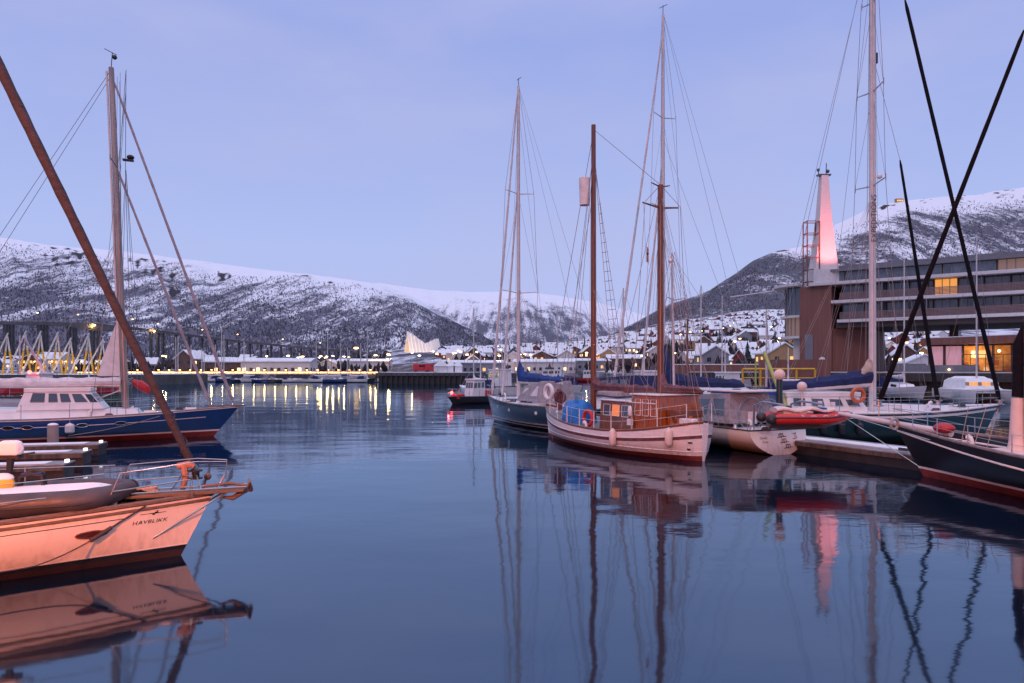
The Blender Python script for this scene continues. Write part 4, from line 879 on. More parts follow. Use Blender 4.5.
def rib():
    p0, p1 = at(767, 421, 26.7), at(849, 424, 26.6); d = p1 - p0; o = empty('inflatable_boat', (p0.x, p0.y, 1.62), math.atan2(d.y, d.x), 'red rigid inflatable boat hanging across the davits of the cream yacht', 'dinghy')
    Lg = d.length
    def prof(f): return max(.12, 1 - max(0, (f - .55) / .45) ** 2.2)
    for sd in (1, -1):
        q = MB(); K = 24; pts = [(f * Lg, sd * .58 * prof(f), .16 * max(0, (f - .6) / .4) ** 2 - .0) for f in [k / K for k in range(K + 1)]]
        q.path(pts, [.20 * (1 if k > 1 else .75) * (1 - .35 * max(0, (k / K - .85) / .15)) for k in range(K + 1)], 12); t_ = q.build('tube', 'red rubber', o)
        q = MB(); q.path([(p[0], p[1] + sd * .185, p[2] + .06) for p in pts], .035, 6); q.build('rubbing_strake', 'dark rubber', t_)
        q = MB(); q.path([(p[0], p[1] + sd * .14, p[2] + .15 - .06 * abs(math.sin(k * .9))) for k, p in enumerate(pts[8:])], .018, 5); q.build('grab_line', 'white sailcloth', t_)
        q = MB(); q.ball((-.02, sd * .58, 0), .2, 12, 6, (1.1, 1, 1)); q.build('end_cone', 'dark rubber', t_)
    q = MB(); K = 16; rings = []
    for k in range(K + 1):
        f = .02 + .95 * k / K; w_ = .5 * prof(f); rings.append([(f * Lg, w_, -.02), (f * Lg, w_ * .6, -.22), (f * Lg, 0, -.42 + .36 * max(0, (f - .55) / .45) ** 1.6), (f * Lg, -w_ * .6, -.22 + .14 * max(0, (f - .6) / .4)), (f * Lg, -w_, -.02)])
    q.loft(rings, False, True); q.build('hull', 'grey rubber', o)
    q = MB(); q.box((1.0, 0, .22), (.9, .5, .30)); q.build('console', 'white paint', o, bevel=.05); q = MB(); q.box((2.05, 0, .24), (.35, .55, .36)); q.build('seat', 'blue canvas', o, bevel=.05)
    q = MB(); rings = [[(lerp(.25, 2.5, k / 10), .45 * math.sin(a) * (1 - .2 * (k / 10)), .33 + .05 * math.sin(k * 1.3) + .1 * math.cos(a)) for a in [2 * math.pi * j / 10 for j in range(10)]] for k in range(11)]; q.loft(rings); q.build('snowy_cover', 'pink fender', o)
    q = MB(); 
    for xx in (.6, 2.5): q.path([(xx, 0, .1), (xx, 0, .55)], .015, 5)
    q.build('lifting_strop', 'rope', o)
rib()
def pole(px0, py0, px1, py1, Y, r, mm, nm, label, cat):
    p, q_ = at(px0, py0, Y), at(px1, py1, Y); q = MB(); q.tube(p, q_, r, r * .8, 8); return tag(q.build(nm, mm), label, cat)
def spar():
    p0, p1 = at(787, 410, 31), at(764, 352, 33); o = empty('boat_crane', p0, 0, 'slim lime green crane jib leaning over the cream yacht', 'crane')
    q = MB(); q.tube(Vector((0, 0, 0)), p1 - p0, .11, .07, 8); q.build('jib', 'lime paint', o); q = MB(); q.tube((0, 0, -1.5), (0, 0, .2), .14); q.build('post', 'lamp metal', o)
    q = MB(); q.tube(p1 - p0, Vector((p1.x - p0.x - .1, 0, -.5)), .012, n=4); q.build('wire', 'wire', o)
spar()
# ---------------------------------------------------------------- 8. expedition yacht behind the pontoon
b = Boat('sailing_boat', 'dark green expedition yacht with lettered white mast and two black furled foresails', 'yacht', (23.4, 34.0), (12.4, 32.6), 4.2, (1.75, 1.5, 1.55), .7, .42, .9, .5)
b.strip('bottom', 'dark antifouling', -.5, .15); b.strip('topsides', 'teal hull', .15, lambda t, s: s, 8); b.transom('teal hull'); b.deck('white paint', .06); b.rail('toe_rail', 'white paint', .05, .02)
b.strip('sheer_band', 'white paint', lambda t, s: s * .86, lambda t, s: s * .93, 1, .005)
xm = b.xc(872.5); YM = b.w((xm, 0, 0)).y; zt = 24.5
b.mast(xm, 1.45, zt, .165, 'white mast', .13)
tl = b.z(xm, 0, 219); pw = b.w((xm, 0, 0)); Mx = Matrix.Translation((pw.x - .0, pw.y - .175, tl)) @ Matrix.Rotation(math.radians(90), 4, 'X') @ Matrix.Rotation(math.radians(90), 4, 'Z') @ Matrix.Translation((0, -.10, 0))
o = put_text('EXPEDITIONS', .36, b.o.matrix_basis.inverted() @ Mx, 'black', b.o, spacing=1.05)
for pyy, hw, sw in ((3, .65, .1), (92, 1.0, .12), (186, 1.15, .12)): b.spreader(xm, b.z(xm, 0, pyy), hw, 'alloy', sw, r=.035)
b.shrouds(xm, zt - .5, [(b.z(xm, 0, 186), 1.15), (b.z(xm, 0, 92), 1.0), (b.z(xm, 0, 3), .65)])
q = MB(); q.tube((xm + .25, .1, b.z(xm, 0, 62)), (xm + .25, .1, b.z(xm, 0, 52)), .09); q.build('deck_lamp', 'black', b.o)
q = MB(); q.ball((xm - .2, -.8, b.z(xm, 0, 181)), .13, 10, 6); q.build('radar', 'white paint', b.o)
fA, fB = Vector((b.xc(1000), 0, 1.9)), Vector((xm + .1, 0, zt - .4)); b.furl(fA, b.loc(at(905, 0, b.w((b.xc(905), 0, 0)).y)) , .10, .078, 'black sailcloth', wob=.05); b.stay(b.loc(at(905, 0, b.w((b.xc(905), 0, 0)).y)), fB, .014)
b.stay((b.xc(1001), 0, 1.6), fA, .02, 'steel', 'forestay'); xk = b.xc(938); b.stay((xk + .05, 0, 1.5), (xk, 0, 1.9), .02, 'steel', 'forestay'); fC = Vector((xk, 0, 1.9)); fD = b.loc(at(900, 160, b.w((b.xc(900), 0, 0)).y)); b.furl(fC, fD, .11, .055, 'black sailcloth', wob=.05); b.stay(fD, (xm + .1, 0, b.z(xm, 0, 62)), .012)
b.stay((xm - .1, 0, zt), (-.3, 0, 1.6), .012); b.stay((xm - .15, 0, zt - .5), (.0, 1.4, 1.5), .01)
bl = xm - b.xc(776); zb = b.z(xm, 0, 372)
b.sail_on_boom(xm - .1, b.z(xm, 0, 384) , bl, .80, .34, 'dark blue canvas', 'white mast', -1, rise=-.35, w=.27, r=.12)
q = MB(); rings = []
for k in range(8):
    f = k / 7; rings.append([(xm - .12 - f * .75, .2 * (1 - f * .2) * math.sin(a), b.z(xm, 0, 386) + (.15 + (1.25 - f * .95) * (.5 + .5 * math.cos(a))) * (1 + .06 * math.sin(a * 5 + k))) for a in [2 * math.pi * j / 14 for j in range(14)]])
q.loft(rings); q.build('folded_sail', 'beige sailcloth', b.o)
b.cabin(xm - 5.2, xm - 1.0, 1.4, 1.3, 1.5, .9, .75, 'white paint', 'deckhouse', .6, .15, .85, roof=.06)
for f in (.08, .32, .56, .78): b.cabwin(f, f + .15, .4, .8, m='blue glass')
b.cabin(xm - 6.9, xm - 5.2, 1.4, 1.35, 1.5, 1.05, 1.05, 'blue canvas', 'sprayhood', .3, .2, .82); b.cabwin(.15, .8, .35, .8, m='blue glass')
b.guard(.75, [.02, .12, .22, .33, .44, .55, .66, .77, .88, .96]); b.cabin(xm + .8, xm + 4.0, 1.1, .7, 1.5, .35, .25, 'white paint', 'coachroof', .8)
for pxx, yy in ((822, 1.5), (840, 1.6), (858, 1.6)): b.fender(b.tpx(pxx, -1, .6), .55, -1, .16, .6, 'dark rubber')
q = MB(); x_ = b.xc(850, -1); q.torus((x_, -1.6, 2.35), .3, .09, 'y', 16, 6); q.build('lifebuoy', 'orange plastic', b.o)
for pxx, pyy in ((820, 401), (833, 402)): x_ = b.xc(pxx, -1.4); q = MB(); q.tube((x_, -1.4, 1.5), (x_, -1.4, b.z(x_, -1.4, pyy)), .10); q.build('vent_cowl', 'white paint', b.o)
q = MB(); x_ = b.xc(802, -1.4); q.tube((x_, -1.4, 1.5), (x_, -1.4, b.z(x_, -1.4, 391)), .04); q.build('radar_mast', 'pink fender', b.o); q = MB(); q.ball((x_, -1.4, b.z(x_, -1.4, 386.5)), .22, 12, 8); q.build('radar_dome', 'pink fender', b.o)
B8 = b; halyards(b, xm, zt - .3, 5, .24); lazyjacks(b, xm, b.z(xm, 0, 384), bl, b.z(xm, 0, 200)); deck_gear(b, ((.66, .6), (.7, -.6), (.76, .2), (.8, -.4), (.86, .2), (.9, 0), (.62, -.75)))
for p_ in (fA, fC):
    q = MB(); q.loft([[(p_.x + r_ * math.cos(a), p_.y + r_ * math.sin(a), p_.z + zz) for a in [2 * math.pi * j / 14 for j in range(14)]] for r_, zz in ((.05, -.14), (.2, -.13), (.2, -.1), (.1, -.08), (.1, .06), (.2, .08), (.2, .11), (.05, .13))]); q.build('furling_drum', 'steel', b.o)
# ---------------------------------------------------------------- 9. black schooner bow at the right edge
b = Boat('sailing_boat', 'black-hulled yacht with red boot stripe and long bowsprit at the right edge', 'yacht', (13.55, 22.5), (17.9, 9.2), 4.2, (1.62, 1.12, 1.25), .6, .45, 1.15, .6, pw=2.1, nb=1.35)
b.strip('bottom', 'red antifouling', -.5, .25); b.strip('boot_stripe', 'white paint', .25, .33, 1); b.strip('topsides', 'black hull', .33, lambda t, s: s, 10); b.transom('black hull')
b.rail('moulding', 'white paint', .035, 0, zf=lambda t, s: s - lerp(.44, .20, t ** 2), flat=.8); b.deck('weathered deck', .34); b.rail('cap_rail', 'weathered deck', .05, .02, flat=.6)
tipw = at(864, 413, 26.3); tip = b.loc(tipw); q = MB(); q.path([(b.L - 1.0, 0, 1.50), (tip.x, 0, tip.z)], [.12, .075], 10); q.build('bowsprit', 'white mast', b.o)
b.stay((tip.x - .1, 0, tip.z - .05), (b.L + .05, 0, .25), .014, 'steel', 'bobstay')
for sd in (1, -1): b.stay((tip.x - .1, 0, tip.z), b.P(.9, 1.3, sd), .013, 'steel', 'bowsprit_shroud')
xm = b.xc(1031); zt = b.z(xm, 0, 12)
b.mast(xm, .9, zt, .16, 'white mast', .12)
j0 = Vector((b.L + 1.05, 0, 1.75)); x24 = b.xc(1024)
j0 = Vector((b.xc(879), 0, b.z(b.xc(879), 0, 402))); b.furl(j0, (x24, 0, b.z(x24, 0, 30)), .092, .052, 'black sailcloth', wob=.06); b.stay((x24, 0, b.z(x24, 0, 30)), (xm, 0, zt), .012)
b.stay((j0.x, 0, tip.z), j0, .02, 'steel', 'forestay')
q = MB(); xs = b.xc(1018); q.path([(xs, 0, b.z(xs, 0, 397)), (xs - .05, 0, b.z(xs, 0, 345)), (xs - .25, 0, b.z(xs, 0, 322))], [.15, .17, .08], 10); q.build('sail_cover', 'black sailcloth', b.o)
q = MB(); q.path([(xs, 0, .95), (xs, 0, b.z(xs, 0, 440)), (xs, 0, b.z(xs, 0, 398))], [.30, .22, .16], 12); q.build('mast_coat', 'pink fender', b.o)
q = MB(); q.poly([(xs - 1.6, -.7), (xs + .6, -.5), (xs + .6, .5), (xs - 1.6, .7)], .78, 1.22); q.build('coachroof', 'pink fender', b.o, bevel=.1)
b.guard(.55, [.15, .3, .45, .58, .70, .80, .88, .95], r=.014)
q = MB(); x_ = b.xc(944, .2); zc = b.z(x_, .2, 428); q.ball((x_, .2, zc), .22, 14, 8, (1.5, 1.3, .75)); q.build('sail_bag', 'red paint', b.o)
x_ = b.xc(888, .3); q = MB(); q.torus((b.L + .9, .25, b.z(b.L + .9, .2, 424)), .17, .05, 'x', 14, 6); q.build('rope_coil', 'rope', b.o)
for k, (pxx, yy) in enumerate(((972, .6), (985, .5), (960, .1))): x_ = b.xc(pxx, yy); b.stay((x_, yy, 1.05), (x_ - .25, yy * .6, 2.4), .012, 'rope', 'halyard')
q = MB(); x_ = b.xc(962, .2); q.poly([(x_ - .5, -.3), (x_ + .2, -.3), (x_ + .2, .3), (x_ - .5, .3)], 1.0, 1.12); q.build('hatch', 'dark glass', b.o, bevel=.03)
b.stay((xm, 0, zt - 3), b.P(.5, 1.1, 1), .012, name='shroud'); b.stay((xm, 0, zt - 3), b.P(.58, 1.1, 1), .012, name='shroud'); b.stay((xm, 0, zt - 3), b.P(.5, 1.1, -1), .012, name='shroud')

q = MB(); q.loft([[(j0.x + r_ * math.cos(a), j0.y + r_ * math.sin(a), j0.z + zz) for a in [2 * math.pi * j / 14 for j in range(14)]] for r_, zz in ((.05, -.16), (.17, -.15), (.17, -.12), (.09, -.10), (.09, .03), (.17, .05), (.17, .08), (.05, .1))]); q.build('furling_drum', 'steel', b.o)
deck_gear(b, ((.80, .5), (.84, .3), (.88, .0), (.76, .5), (.72, -.2), (.70, .7), (.66, .2), (.92, .2)), -.32)
# ---------------------------------------------------------------- pontoons
def pontoon(name, A, Bp, w, top, label, lights=False, thick=.5):
    A, Bp = Vector((A[0], A[1], 0)), Vector((Bp[0], Bp[1], 0)); d = Bp - A; Lg = d.length
    o = empty(name, (A.x, A.y, 0), math.atan2(d.y, d.x), label, 'pontoon', 'floating pontoons')
    q = MB(); q.poly([(0, -w / 2), (Lg, -w / 2), (Lg, w / 2), (0, w / 2)], top - .06, top); q.build('deck', 'weathered deck', o, bevel=.02)
    q = MB(); q.poly([(.02, -w / 2 + .05), (Lg - .02, -w / 2 + .05), (Lg - .02, w / 2 - .05), (.02, w / 2 - .05)], -.3, top - .065); q.build('float', 'wet timber', o)
    q = MB(); 
    for sd in (1, -1): q.poly([(0, sd * (w / 2 + .03) - .03), (Lg, sd * (w / 2 + .03) - .03), (Lg, sd * (w / 2 + .03) + .03), (0, sd * (w / 2 + .03) + .03)], top - .2, top - .04)
    q.build('edge_beam', 'timber', o)
    return o, Lg
Pn = (.912, .41)
A, Bq = Vector((8.2, 36.8)), Vector((17.2, 16.7)); off = Vector(Pn) * 1.15
o, Lg = pontoon('pontoon', A + off, Bq + off, 2.3, .55, 'snow dusted wide pontoon between the cream yacht and the black yacht')
q = MB(); q.poly([(.5, -.5), (Lg - 1, -.3), (Lg - 1, .55), (.5, .4)], .553, .585); q.build('snow_cover', 'snow', o)
for f in (.35, .62, .8): q = MB(); q.box((Lg * f, -.9, .66), (.35, .08, .1)); q.build('cleat', 'lamp metal', o)
for k, (xe, ye, wd, lb) in enumerate(((-17.0, 28.4, 1.1, 'farthest of the three grey finger pontoons beside the blue yacht'), (-15.9, 25.6, 1.0, 'middle one of the three grey finger pontoons by the blue yacht'), (-14.5, 22.4, 1.0, 'nearest grey finger pontoon between the blue and cream yachts'))):
    o, Lg = pontoon('pontoon', (xe - 13, ye - 3.4), (xe, ye), wd, .48, lb)
    q = MB(); q.box((Lg - .08, 0, .53), (.10, .14, .09)); q.build('end_marker', 'white glow', o)
    q = MB(); q.poly([(.5, -wd * .3), (Lg - .6, -wd * .3), (Lg - .6, wd * .3), (.5, wd * .3)], .482, .50); q.build('snow_cover', 'snow', o)
p = wat(53, 452); q = MB(); q.tube((0, 0, -.5), (0, 0, 1.15), .21, .21, 12); o = q.build('mooring_pile', 'concrete'); o.location = (p.x, p.y, 0); tag(o, 'short grey mooring pile with snowy cap beside the finger pontoons', 'pile')
q = MB(); q.ball((0, 0, 1.16), .2, 12, 6, (1, 1, .4)); q.build('snow_cap', 'snow', o)
# ================================================================ FARTHER HARBOUR
# ---- hotel on the quay
mat('brown cladding', (0.20, 0.085, 0.066), 0.7, var=0.15, vscale=.6, stretch=(4, 4, .2)); mat('pale slab', (0.60, 0.57, 0.57), 0.7, var=0.08); mat('roof grey', (0.16, 0.165, 0.19), 0.6, var=.1)
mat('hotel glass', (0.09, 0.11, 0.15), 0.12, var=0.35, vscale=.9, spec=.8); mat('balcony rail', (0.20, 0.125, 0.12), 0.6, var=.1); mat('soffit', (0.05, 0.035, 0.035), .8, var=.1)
mat('lit window', (.5, .25, .08), .4, emit=(1.0, .40, .08), es=.8, var=0); mat('dim window', (.14, .11, .11), .4, emit=(1.0, .55, .35), es=.14, var=0)
mat('curtain', (.55, .33, .40), .6, emit=(1.0, .45, .50), es=.30, var=.2, vscale=2, stretch=(6, 6, .3)); mat('pale tower', (0.72, 0.62, 0.60), .6, var=.04)
HA = Vector((46.6, 100.0)); HU = Vector((.81, -.586)); hrz = math.atan2(HU.y, HU.x)
def glow_room(name, x0, x1, y, z0, z1, parent, n):
    """an interior behind glass: back wall, shelves, figures-free furniture, ceiling strip lamps"""
    m = MATS['room wall']
    q = MB(); q.add([(x0, y, z0), (x1, y, z0), (x1, y, z1), (x0, y, z1)], [(0, 1, 2, 3)]); q.build('back_wall', 'room wall', parent, False)
mat('room wall', (.55, .38, .22), .8, var=.5, vscale=.9)
def hotel():
    o = empty('hotel', (HA.x, HA.y, 0), hrz, 'long hotel building with glazed storeys and brown end tower on the quay', 'hotel')
    LN, D = 44.0, 16.0; zs = [10.5, 13.3, 16.0, 17.9]
    for k, z in enumerate(zs[:3]):
        x0 = (1.2, 0.4, -2.6)[k]
        q = MB(); q.poly([(x0, -1.7), (LN, -1.7), (LN, D), (x0, D)], z - .22, z + .22); q.build('floor_slab', 'pale slab', o, bevel=.04)
    for k in range(3):
        z0, z1 = zs[k] + .22, (zs[k + 1] - .22 if k < 2 else zs[3]); x0 = 1.6 if k < 2 else -1.2; y = .2 if k < 2 else .9
        q = MB(); q.poly([(x0, y + .05), (LN, y + .05), (LN, D - .3), (x0, D - .3)], z0 + .002, z1 - .002); q.build('storey', 'soffit', o)
        nb_ = 15; w = (LN - x0) / nb_
        for i in range(nb_):
            xa, xb = x0 + i * w + .12, x0 + (i + 1) * w - .12
            mm = 'hotel glass'
            if (k, i) in ((1, 4),): mm = 'lit window'
            if (k, i) in ((2, 7), (2, 9), (1, 11)): mm = 'dim window'
            q = MB(); q.box(((xa + xb) / 2, y, (z0 + z1) / 2), (xb - xa, .06, z1 - z0 - .12)); f = q.build('window', mm, o, False)
            q = MB()
            for j in range(4): q.box((lerp(xa, xb, j / 3), y - .06, (z0 + z1) / 2), (.09, .08, z1 - z0 - .1))
            q.box(((xa + xb) / 2, y - .06, z0 + .08), (xb - xa, .08, .1)); q.build('frame', 'roof grey', f, False)
        if k < 2:
            q = MB()
            for j in range(6): q.box(((x0 + LN) / 2, -1.62, z0 + .12 + j * .17), (LN - x0, .04, .11))
            for j in range(22): q.box((x0 + (LN - x0) * j / 21, -1.66, z0 + .5), (.06, .05, 1.0))
            q.build('balustrade', 'balcony rail', o, False)
            for j in range(1, 8): q = MB(); q.box((x0 + (LN - x0) * j / 8, -.75, (z0 + z1) / 2), (.12, 1.7, z1 - z0)); q.build('balcony_divider', 'roof grey', o, False)
    q = MB(); q.poly([(-1.6, .1), (LN, .1), (LN, D), (-1.6, D)], 17.9, 18.25); q.build('roof', 'roof grey', o); q = MB(); q.poly([(-1, 2.5), (LN, 2.5), (LN, D - 1), (-1, D - 1)], 18.252, 19.0); q.build('roof_plant', 'roof grey', o)
    q = MB(); q.poly([(1.0, -1.2), (LN, -1.2), (LN, D), (1.0, D)], 9.55, 10.275); q.build('soffit', 'soffit', o)
    # brown end tower and the receding wall under the overhang
    q = MB(); q.poly([(-4.0, -1.0), (.35, -1.0), (.35, D), (-4.0, D)], 1.5, 15.775); q.build('end_tower', 'brown cladding', o)
    q = MB(); q.poly([(.36, -.2), (5.0, 2.6), (5.0, D), (.36, D)], 1.5, 9.545); q.build('lower_wall', 'brown cladding', o)
    for (x, zz, hh, w_) in ((-2.7, 6.0, 5.5, 1.1),): q = MB(); q.box((x, -1.04, zz), (w_, .1, hh)); q.build('pale_panel', 'roof grey', o)
    q = MB(); q.loft([[(-.9 + .42 * math.cos(a), -1.05 - s_, 5.0 + .42 * math.sin(a)) for a in [2 * math.pi * j / 16 for j in range(16)]] for s_ in (-.05, .06)]); q.build('round_sign', 'white paint', o)
    for x in (15, 24, 33): q = MB(); q.box((x, 4, 5.8), (1.0, 1.0, 7.6)); q.build('column', 'soffit', o)
    # round glazed corner with three floors
    for k, (z, r) in enumerate(((8.2, 3.4), (11.3, 3.4), (15.9, 4.4))):
        q = MB(); q.poly([(-4.0 + r * 1.0 * math.cos(a), 2.0 + r * math.sin(a)) for a in [math.pi * (.5 + j / 16) for j in range(17)]], z, z + .35); q.build('round_slab', 'pale slab', o)
    for k, (z0, z1, mm) in enumerate(((8.552, 11.298, 'dim window'), (11.652, 15.898, 'hotel glass'))):
        q = MB(); pts = [(-4.0 + 2.7 * math.cos(a), 2.0 + 2.7 * math.sin(a)) for a in [math.pi * (.5 + j / 12) for j in range(13)]]; q.poly(pts, z0, z1); f = q.build('round_window', mm, o, False)
        q = MB()
        for p in pts: q.box((p[0] * 1.0 - .03, p[1] - .02, (z0 + z1) / 2), (.12, .12, z1 - z0))
        q.build('mullions', 'roof grey', f)
    q = MB(); q.poly([(-5.2, .2), (-4.1, .2), (-4.1, 3), (-5.2, 3)], 1.5, 8.19); q.build('pale_column', 'pale slab', o)
    q = MB()
    for k in range(14): q.tube((-6.8 - 0, .5, 16.1 - k * .0), (-6.8, .5, 16.1)) if False else None
    q.path([(-15.0, 1.0, 15.2), (-4, .5, 15.95)], .10, 5); q.build('wing_beam', 'pale slab', o)
    return o
hotel()
# ---- tapered tower lit pink, on the hotel roof
def tower():
    c = at(824, 270, 101.5); z0 = 15.6; zt = at(823, 176, 101.5).z; o = empty('roof_tower', (c.x, c.y, 0), 0, 'tapering pale tower floodlit pink on the hotel roof', 'tower')
    q = MB(); q.loft([[(-1.75, -1.2, 18.3), (1.6, -1.2, 18.3), (1.6, 1.2, 18.3), (-1.75, 1.2, 18.3)], [(-.95, -.8, 26), (.8, -.8, 26), (.8, .8, 26), (-.95, .8, 26)], [(-.55, -.5, zt), (.42, -.5, zt), (.42, .5, zt), (-.55, .5, zt)]]); q.build('shaft', 'pale tower', o)
    q = MB(); q.box((-.2, 0, 17.2), (3.9, 2.8, 2.2)); q.build('plinth', 'pale slab', o)
    q = MB(); q.box((-.05, 0, zt + .12), (1.9, .8, .2)); q.path([(-.8, 0, zt + .2), (-.85, 0, zt + .9)], .08); q.path([(.3, 0, zt), (.35, 0, zt + 1.9)], .07); q.ball((-.85, 0, zt + .9), .25, 8, 5); q.ball((.55, 0, zt + .7), .28, 8, 5); q.build('antenna', 'lamp metal', o)
    for (x, y, w, en) in ((-1.2, -7.5, 0, 3000), (1.4, -7.2, 0, 3000)):
        q = MB(); q.box((x, y, 18.45), (.4, .3, .3)); lamp = q.build('floodlight', 'lamp metal', o)
        l = bpy.data.lights.new('floodlight_bulb', 'SPOT'); l.energy = en; l.color = (1.0, .20, .19); l.spot_size = math.radians(75); l.spot_blend = .6; l.shadow_soft_size = .15
        lo = bpy.data.objects.new('floodlight_bulb', l); COL.objects.link(lo); lo.parent = lamp; lo.location = (x, y + .2, 18.7); d = Vector((-x * .9, -y - .5, 5.5)); lo.rotation_euler = d.to_track_quat('-Z', 'Y').to_euler()
    return o
tower()
def frame_tower():
    c = at(812, 270, 101); zt = at(812, 222, 101).z; o = empty('steel_frame', (c.x - .1, c.y, 0), 0, 'open rusty steel frame standing left of the pink tower', 'steel frame')
    q = MB()
    for x in (-.9, .9):
        for y in (-.7, .7): q.tube((x, y, 15.9), (x, y, zt), .1, n=6)
    for k in range(6):
        z = 16.5 + (zt - 16.5) * k / 5
        for a, b_ in (((-.9, -.7), (.9, -.7)), ((.9, -.7), (.9, .7)), ((.9, .7), (-.9, .7)), ((-.9, .7), (-.9, -.7))): q.tube((*a, z), (*b_, z), .07, n=5)
    q.build('lattice', 'brown cladding', o); return o
frame_tower()
# ---- quay under the hotel
def quay():
    a, e = Vector((26.0, 100.2)), Vector((82, 59.7)); u = (e - a).normalized(); n = Vector((-u.y, u.x)); o = empty('quay', (a.x, a.y, 0), math.atan2(u.y, u.x), 'timber faced quay below the hotel with snowy deck', 'quay')
    Lg = (e - a).length; q = MB(); q.poly([(0, 0), (Lg, 0), (Lg, 60), (0, 60)], 2.75, 3.2); q.build('deck', 'concrete', o); q = MB(); q.poly([(.3, 1.2), (Lg, 1.2), (Lg, 60), (.3, 60)], -1, 2.745); q.build('wall', 'timber', o)
    for k in range(46): q = MB(); q.tube((Lg * k / 45 + .15, .35, -1), (Lg * k / 45 + .15, .35, 2.74), .17, n=7); q.build('pile', 'timber' if k % 3 else 'wet timber', o)
    q = MB(); q.poly([(.3, .05), (Lg, .05), (Lg, .9), (.3, .9)], 3.204, 3.26); q.build('snow_edge', 'snow', o); q = MB(); q.poly([(0, -.15), (Lg, -.15), (Lg, -.01), (0, -.01)], 2.1, 3.1); q.build('fender_beam', 'wet timber', o)
    return u, n
qu, qn = quay()
# ---- restaurant with glowing windows
def restaurant():
    p = Vector((51.6, 84.6)); o = empty('restaurant', (p.x, p.y, 0), hrz, 'low restaurant with glowing amber windows under the hotel', 'restaurant')
    Lg = 30
    q = MB(); q.poly([(0, 7.6), (Lg, 7.6), (Lg, 8), (0, 8)], 3.2, 7.0); q.build('rear_wall', 'brown cladding', o)
    q = MB(); q.add([(-.8, -.9, 6.55), (Lg, -.9, 7.0), (Lg, 9, 7.2), (-.8, 9, 6.75), (-.8, -.9, 7.35), (Lg, -.9, 7.95), (Lg, 9, 8.1), (-.8, 9, 7.5)], [(3, 2, 1, 0), (4, 5, 6, 7), (0, 1, 5, 4), (1, 2, 6, 5), (2, 3, 7, 6), (3, 0, 4, 7)]); q.build('roof', 'brown cladding', o); 
    q = MB(); q.add([(-.7, -.8, 7.38), (Lg, -.8, 7.98), (Lg, 9, 8.13), (-.7, 9, 7.53), (-.7, -.8, 7.48), (Lg, -.8, 8.08), (Lg, 9, 8.23), (-.7, 9, 7.63)], [(3, 2, 1, 0), (4, 5, 6, 7), (0, 1, 5, 4), (1, 2, 6, 5), (2, 3, 7, 6), (3, 0, 4, 7)]); q.build('roof_snow', 'snow', o)
    xs = [0, 1.7, 3.6, 5.0, 6.6, 8.4, 10.2, 12.6, 15, 17.4, 20, 23, 26, 30]
    for i, (xa, xb) in enumerate(zip(xs, xs[1:])):
        if i < 2: q = MB(); q.box(((xa + xb) / 2, .12, 5.0), (xb - xa - .2, .1, 3.0)); q.build('curtain', 'curtain', o, False)
        q = MB()
        for x in (xa + .02, xb - .12): q.box((x, 0, 4.9), (.12, .14, 3.4))
        q.box(((xa + xb) / 2, 0, 3.3), (xb - xa, .14, .22)); q.box(((xa + xb) / 2, 0, 6.5), (xb - xa, .14, .2))
        if i >= 2: q.box(((xa + xb) / 2, 0, 5.35), (xb - xa, .1, .08)); q.box(((xa + xb) / 2, 0, 4.4), (.08, .1, 2.0))
        q.build('window_frame', 'soffit', o, False)
    q = MB(); q.box((Lg / 2, 4.5, 4.9), (Lg - .5, .1, 3.4)); q.build('inner_wall', 'room wall', o)
    for k in range(9): 
        q = MB(); x = 3.9 + k * 2.6; q.box((x, 2.0, 3.75), (1.1, .8, .08)); q.tube((x, 2.0, 3.2), (x, 2.0, 3.72), .06); q.build('table', 'mahogany', o)
        q = MB(); q.ball((x + .6, 1.6, 5.6 + .2 * math.sin(k * 2)), .16, 8, 6); lp = q.build('pendant_lamp', 'warm glow', o)
        if k % 2 == 0: point_lamp(lp, (x + .6, 2.2, 5.2), 420, (1, .46, .12), .15)
    q = MB(); q.add([(-.3, .3, 3.2), (Lg, .3, 3.2), (Lg, 7.5, 3.2), (-.3, 7.5, 3.2)], [(0, 1, 2, 3)]); fl = q.build('floor', 'teak', o); fl.location.z = .02
    q = MB(); q.box((-1.9, -.6, 3.75), (3.4, .12, 1.05)); q.box((1.0, -.8, 3.65), (8.0, .12, .9)); q.build('terrace_rail', 'roof grey', o)
    q = MB(); q.ball((2.2, -1.0, 3.55), .12, 8, 6); lp = q.build('wall_lamp', 'warm glow', o)
    for k in range(26):
        q = MB(); x = 3.8 + k * 1.0; h = R.uniform(.3, 1.5); q.box((x, 3.9 - R.random() * 1.5, 3.2 + h / 2 + (.9 if k % 3 == 0 else 0)), (R.uniform(.3, .8), .4, h)); q.build(('cabinet', 'chair', 'shelf')[k % 3], ('mahogany', 'black', 'white paint', 'brown cladding', 'varnish')[k % 5], o)
    for k in range(5): q = MB(); q.box((5 + k * 4.3, 4.42, 5.5), (1.6, .05, .9)); q.build('picture', ('white paint', 'blue glass', 'cream hull')[k % 3], o)
restaurant()
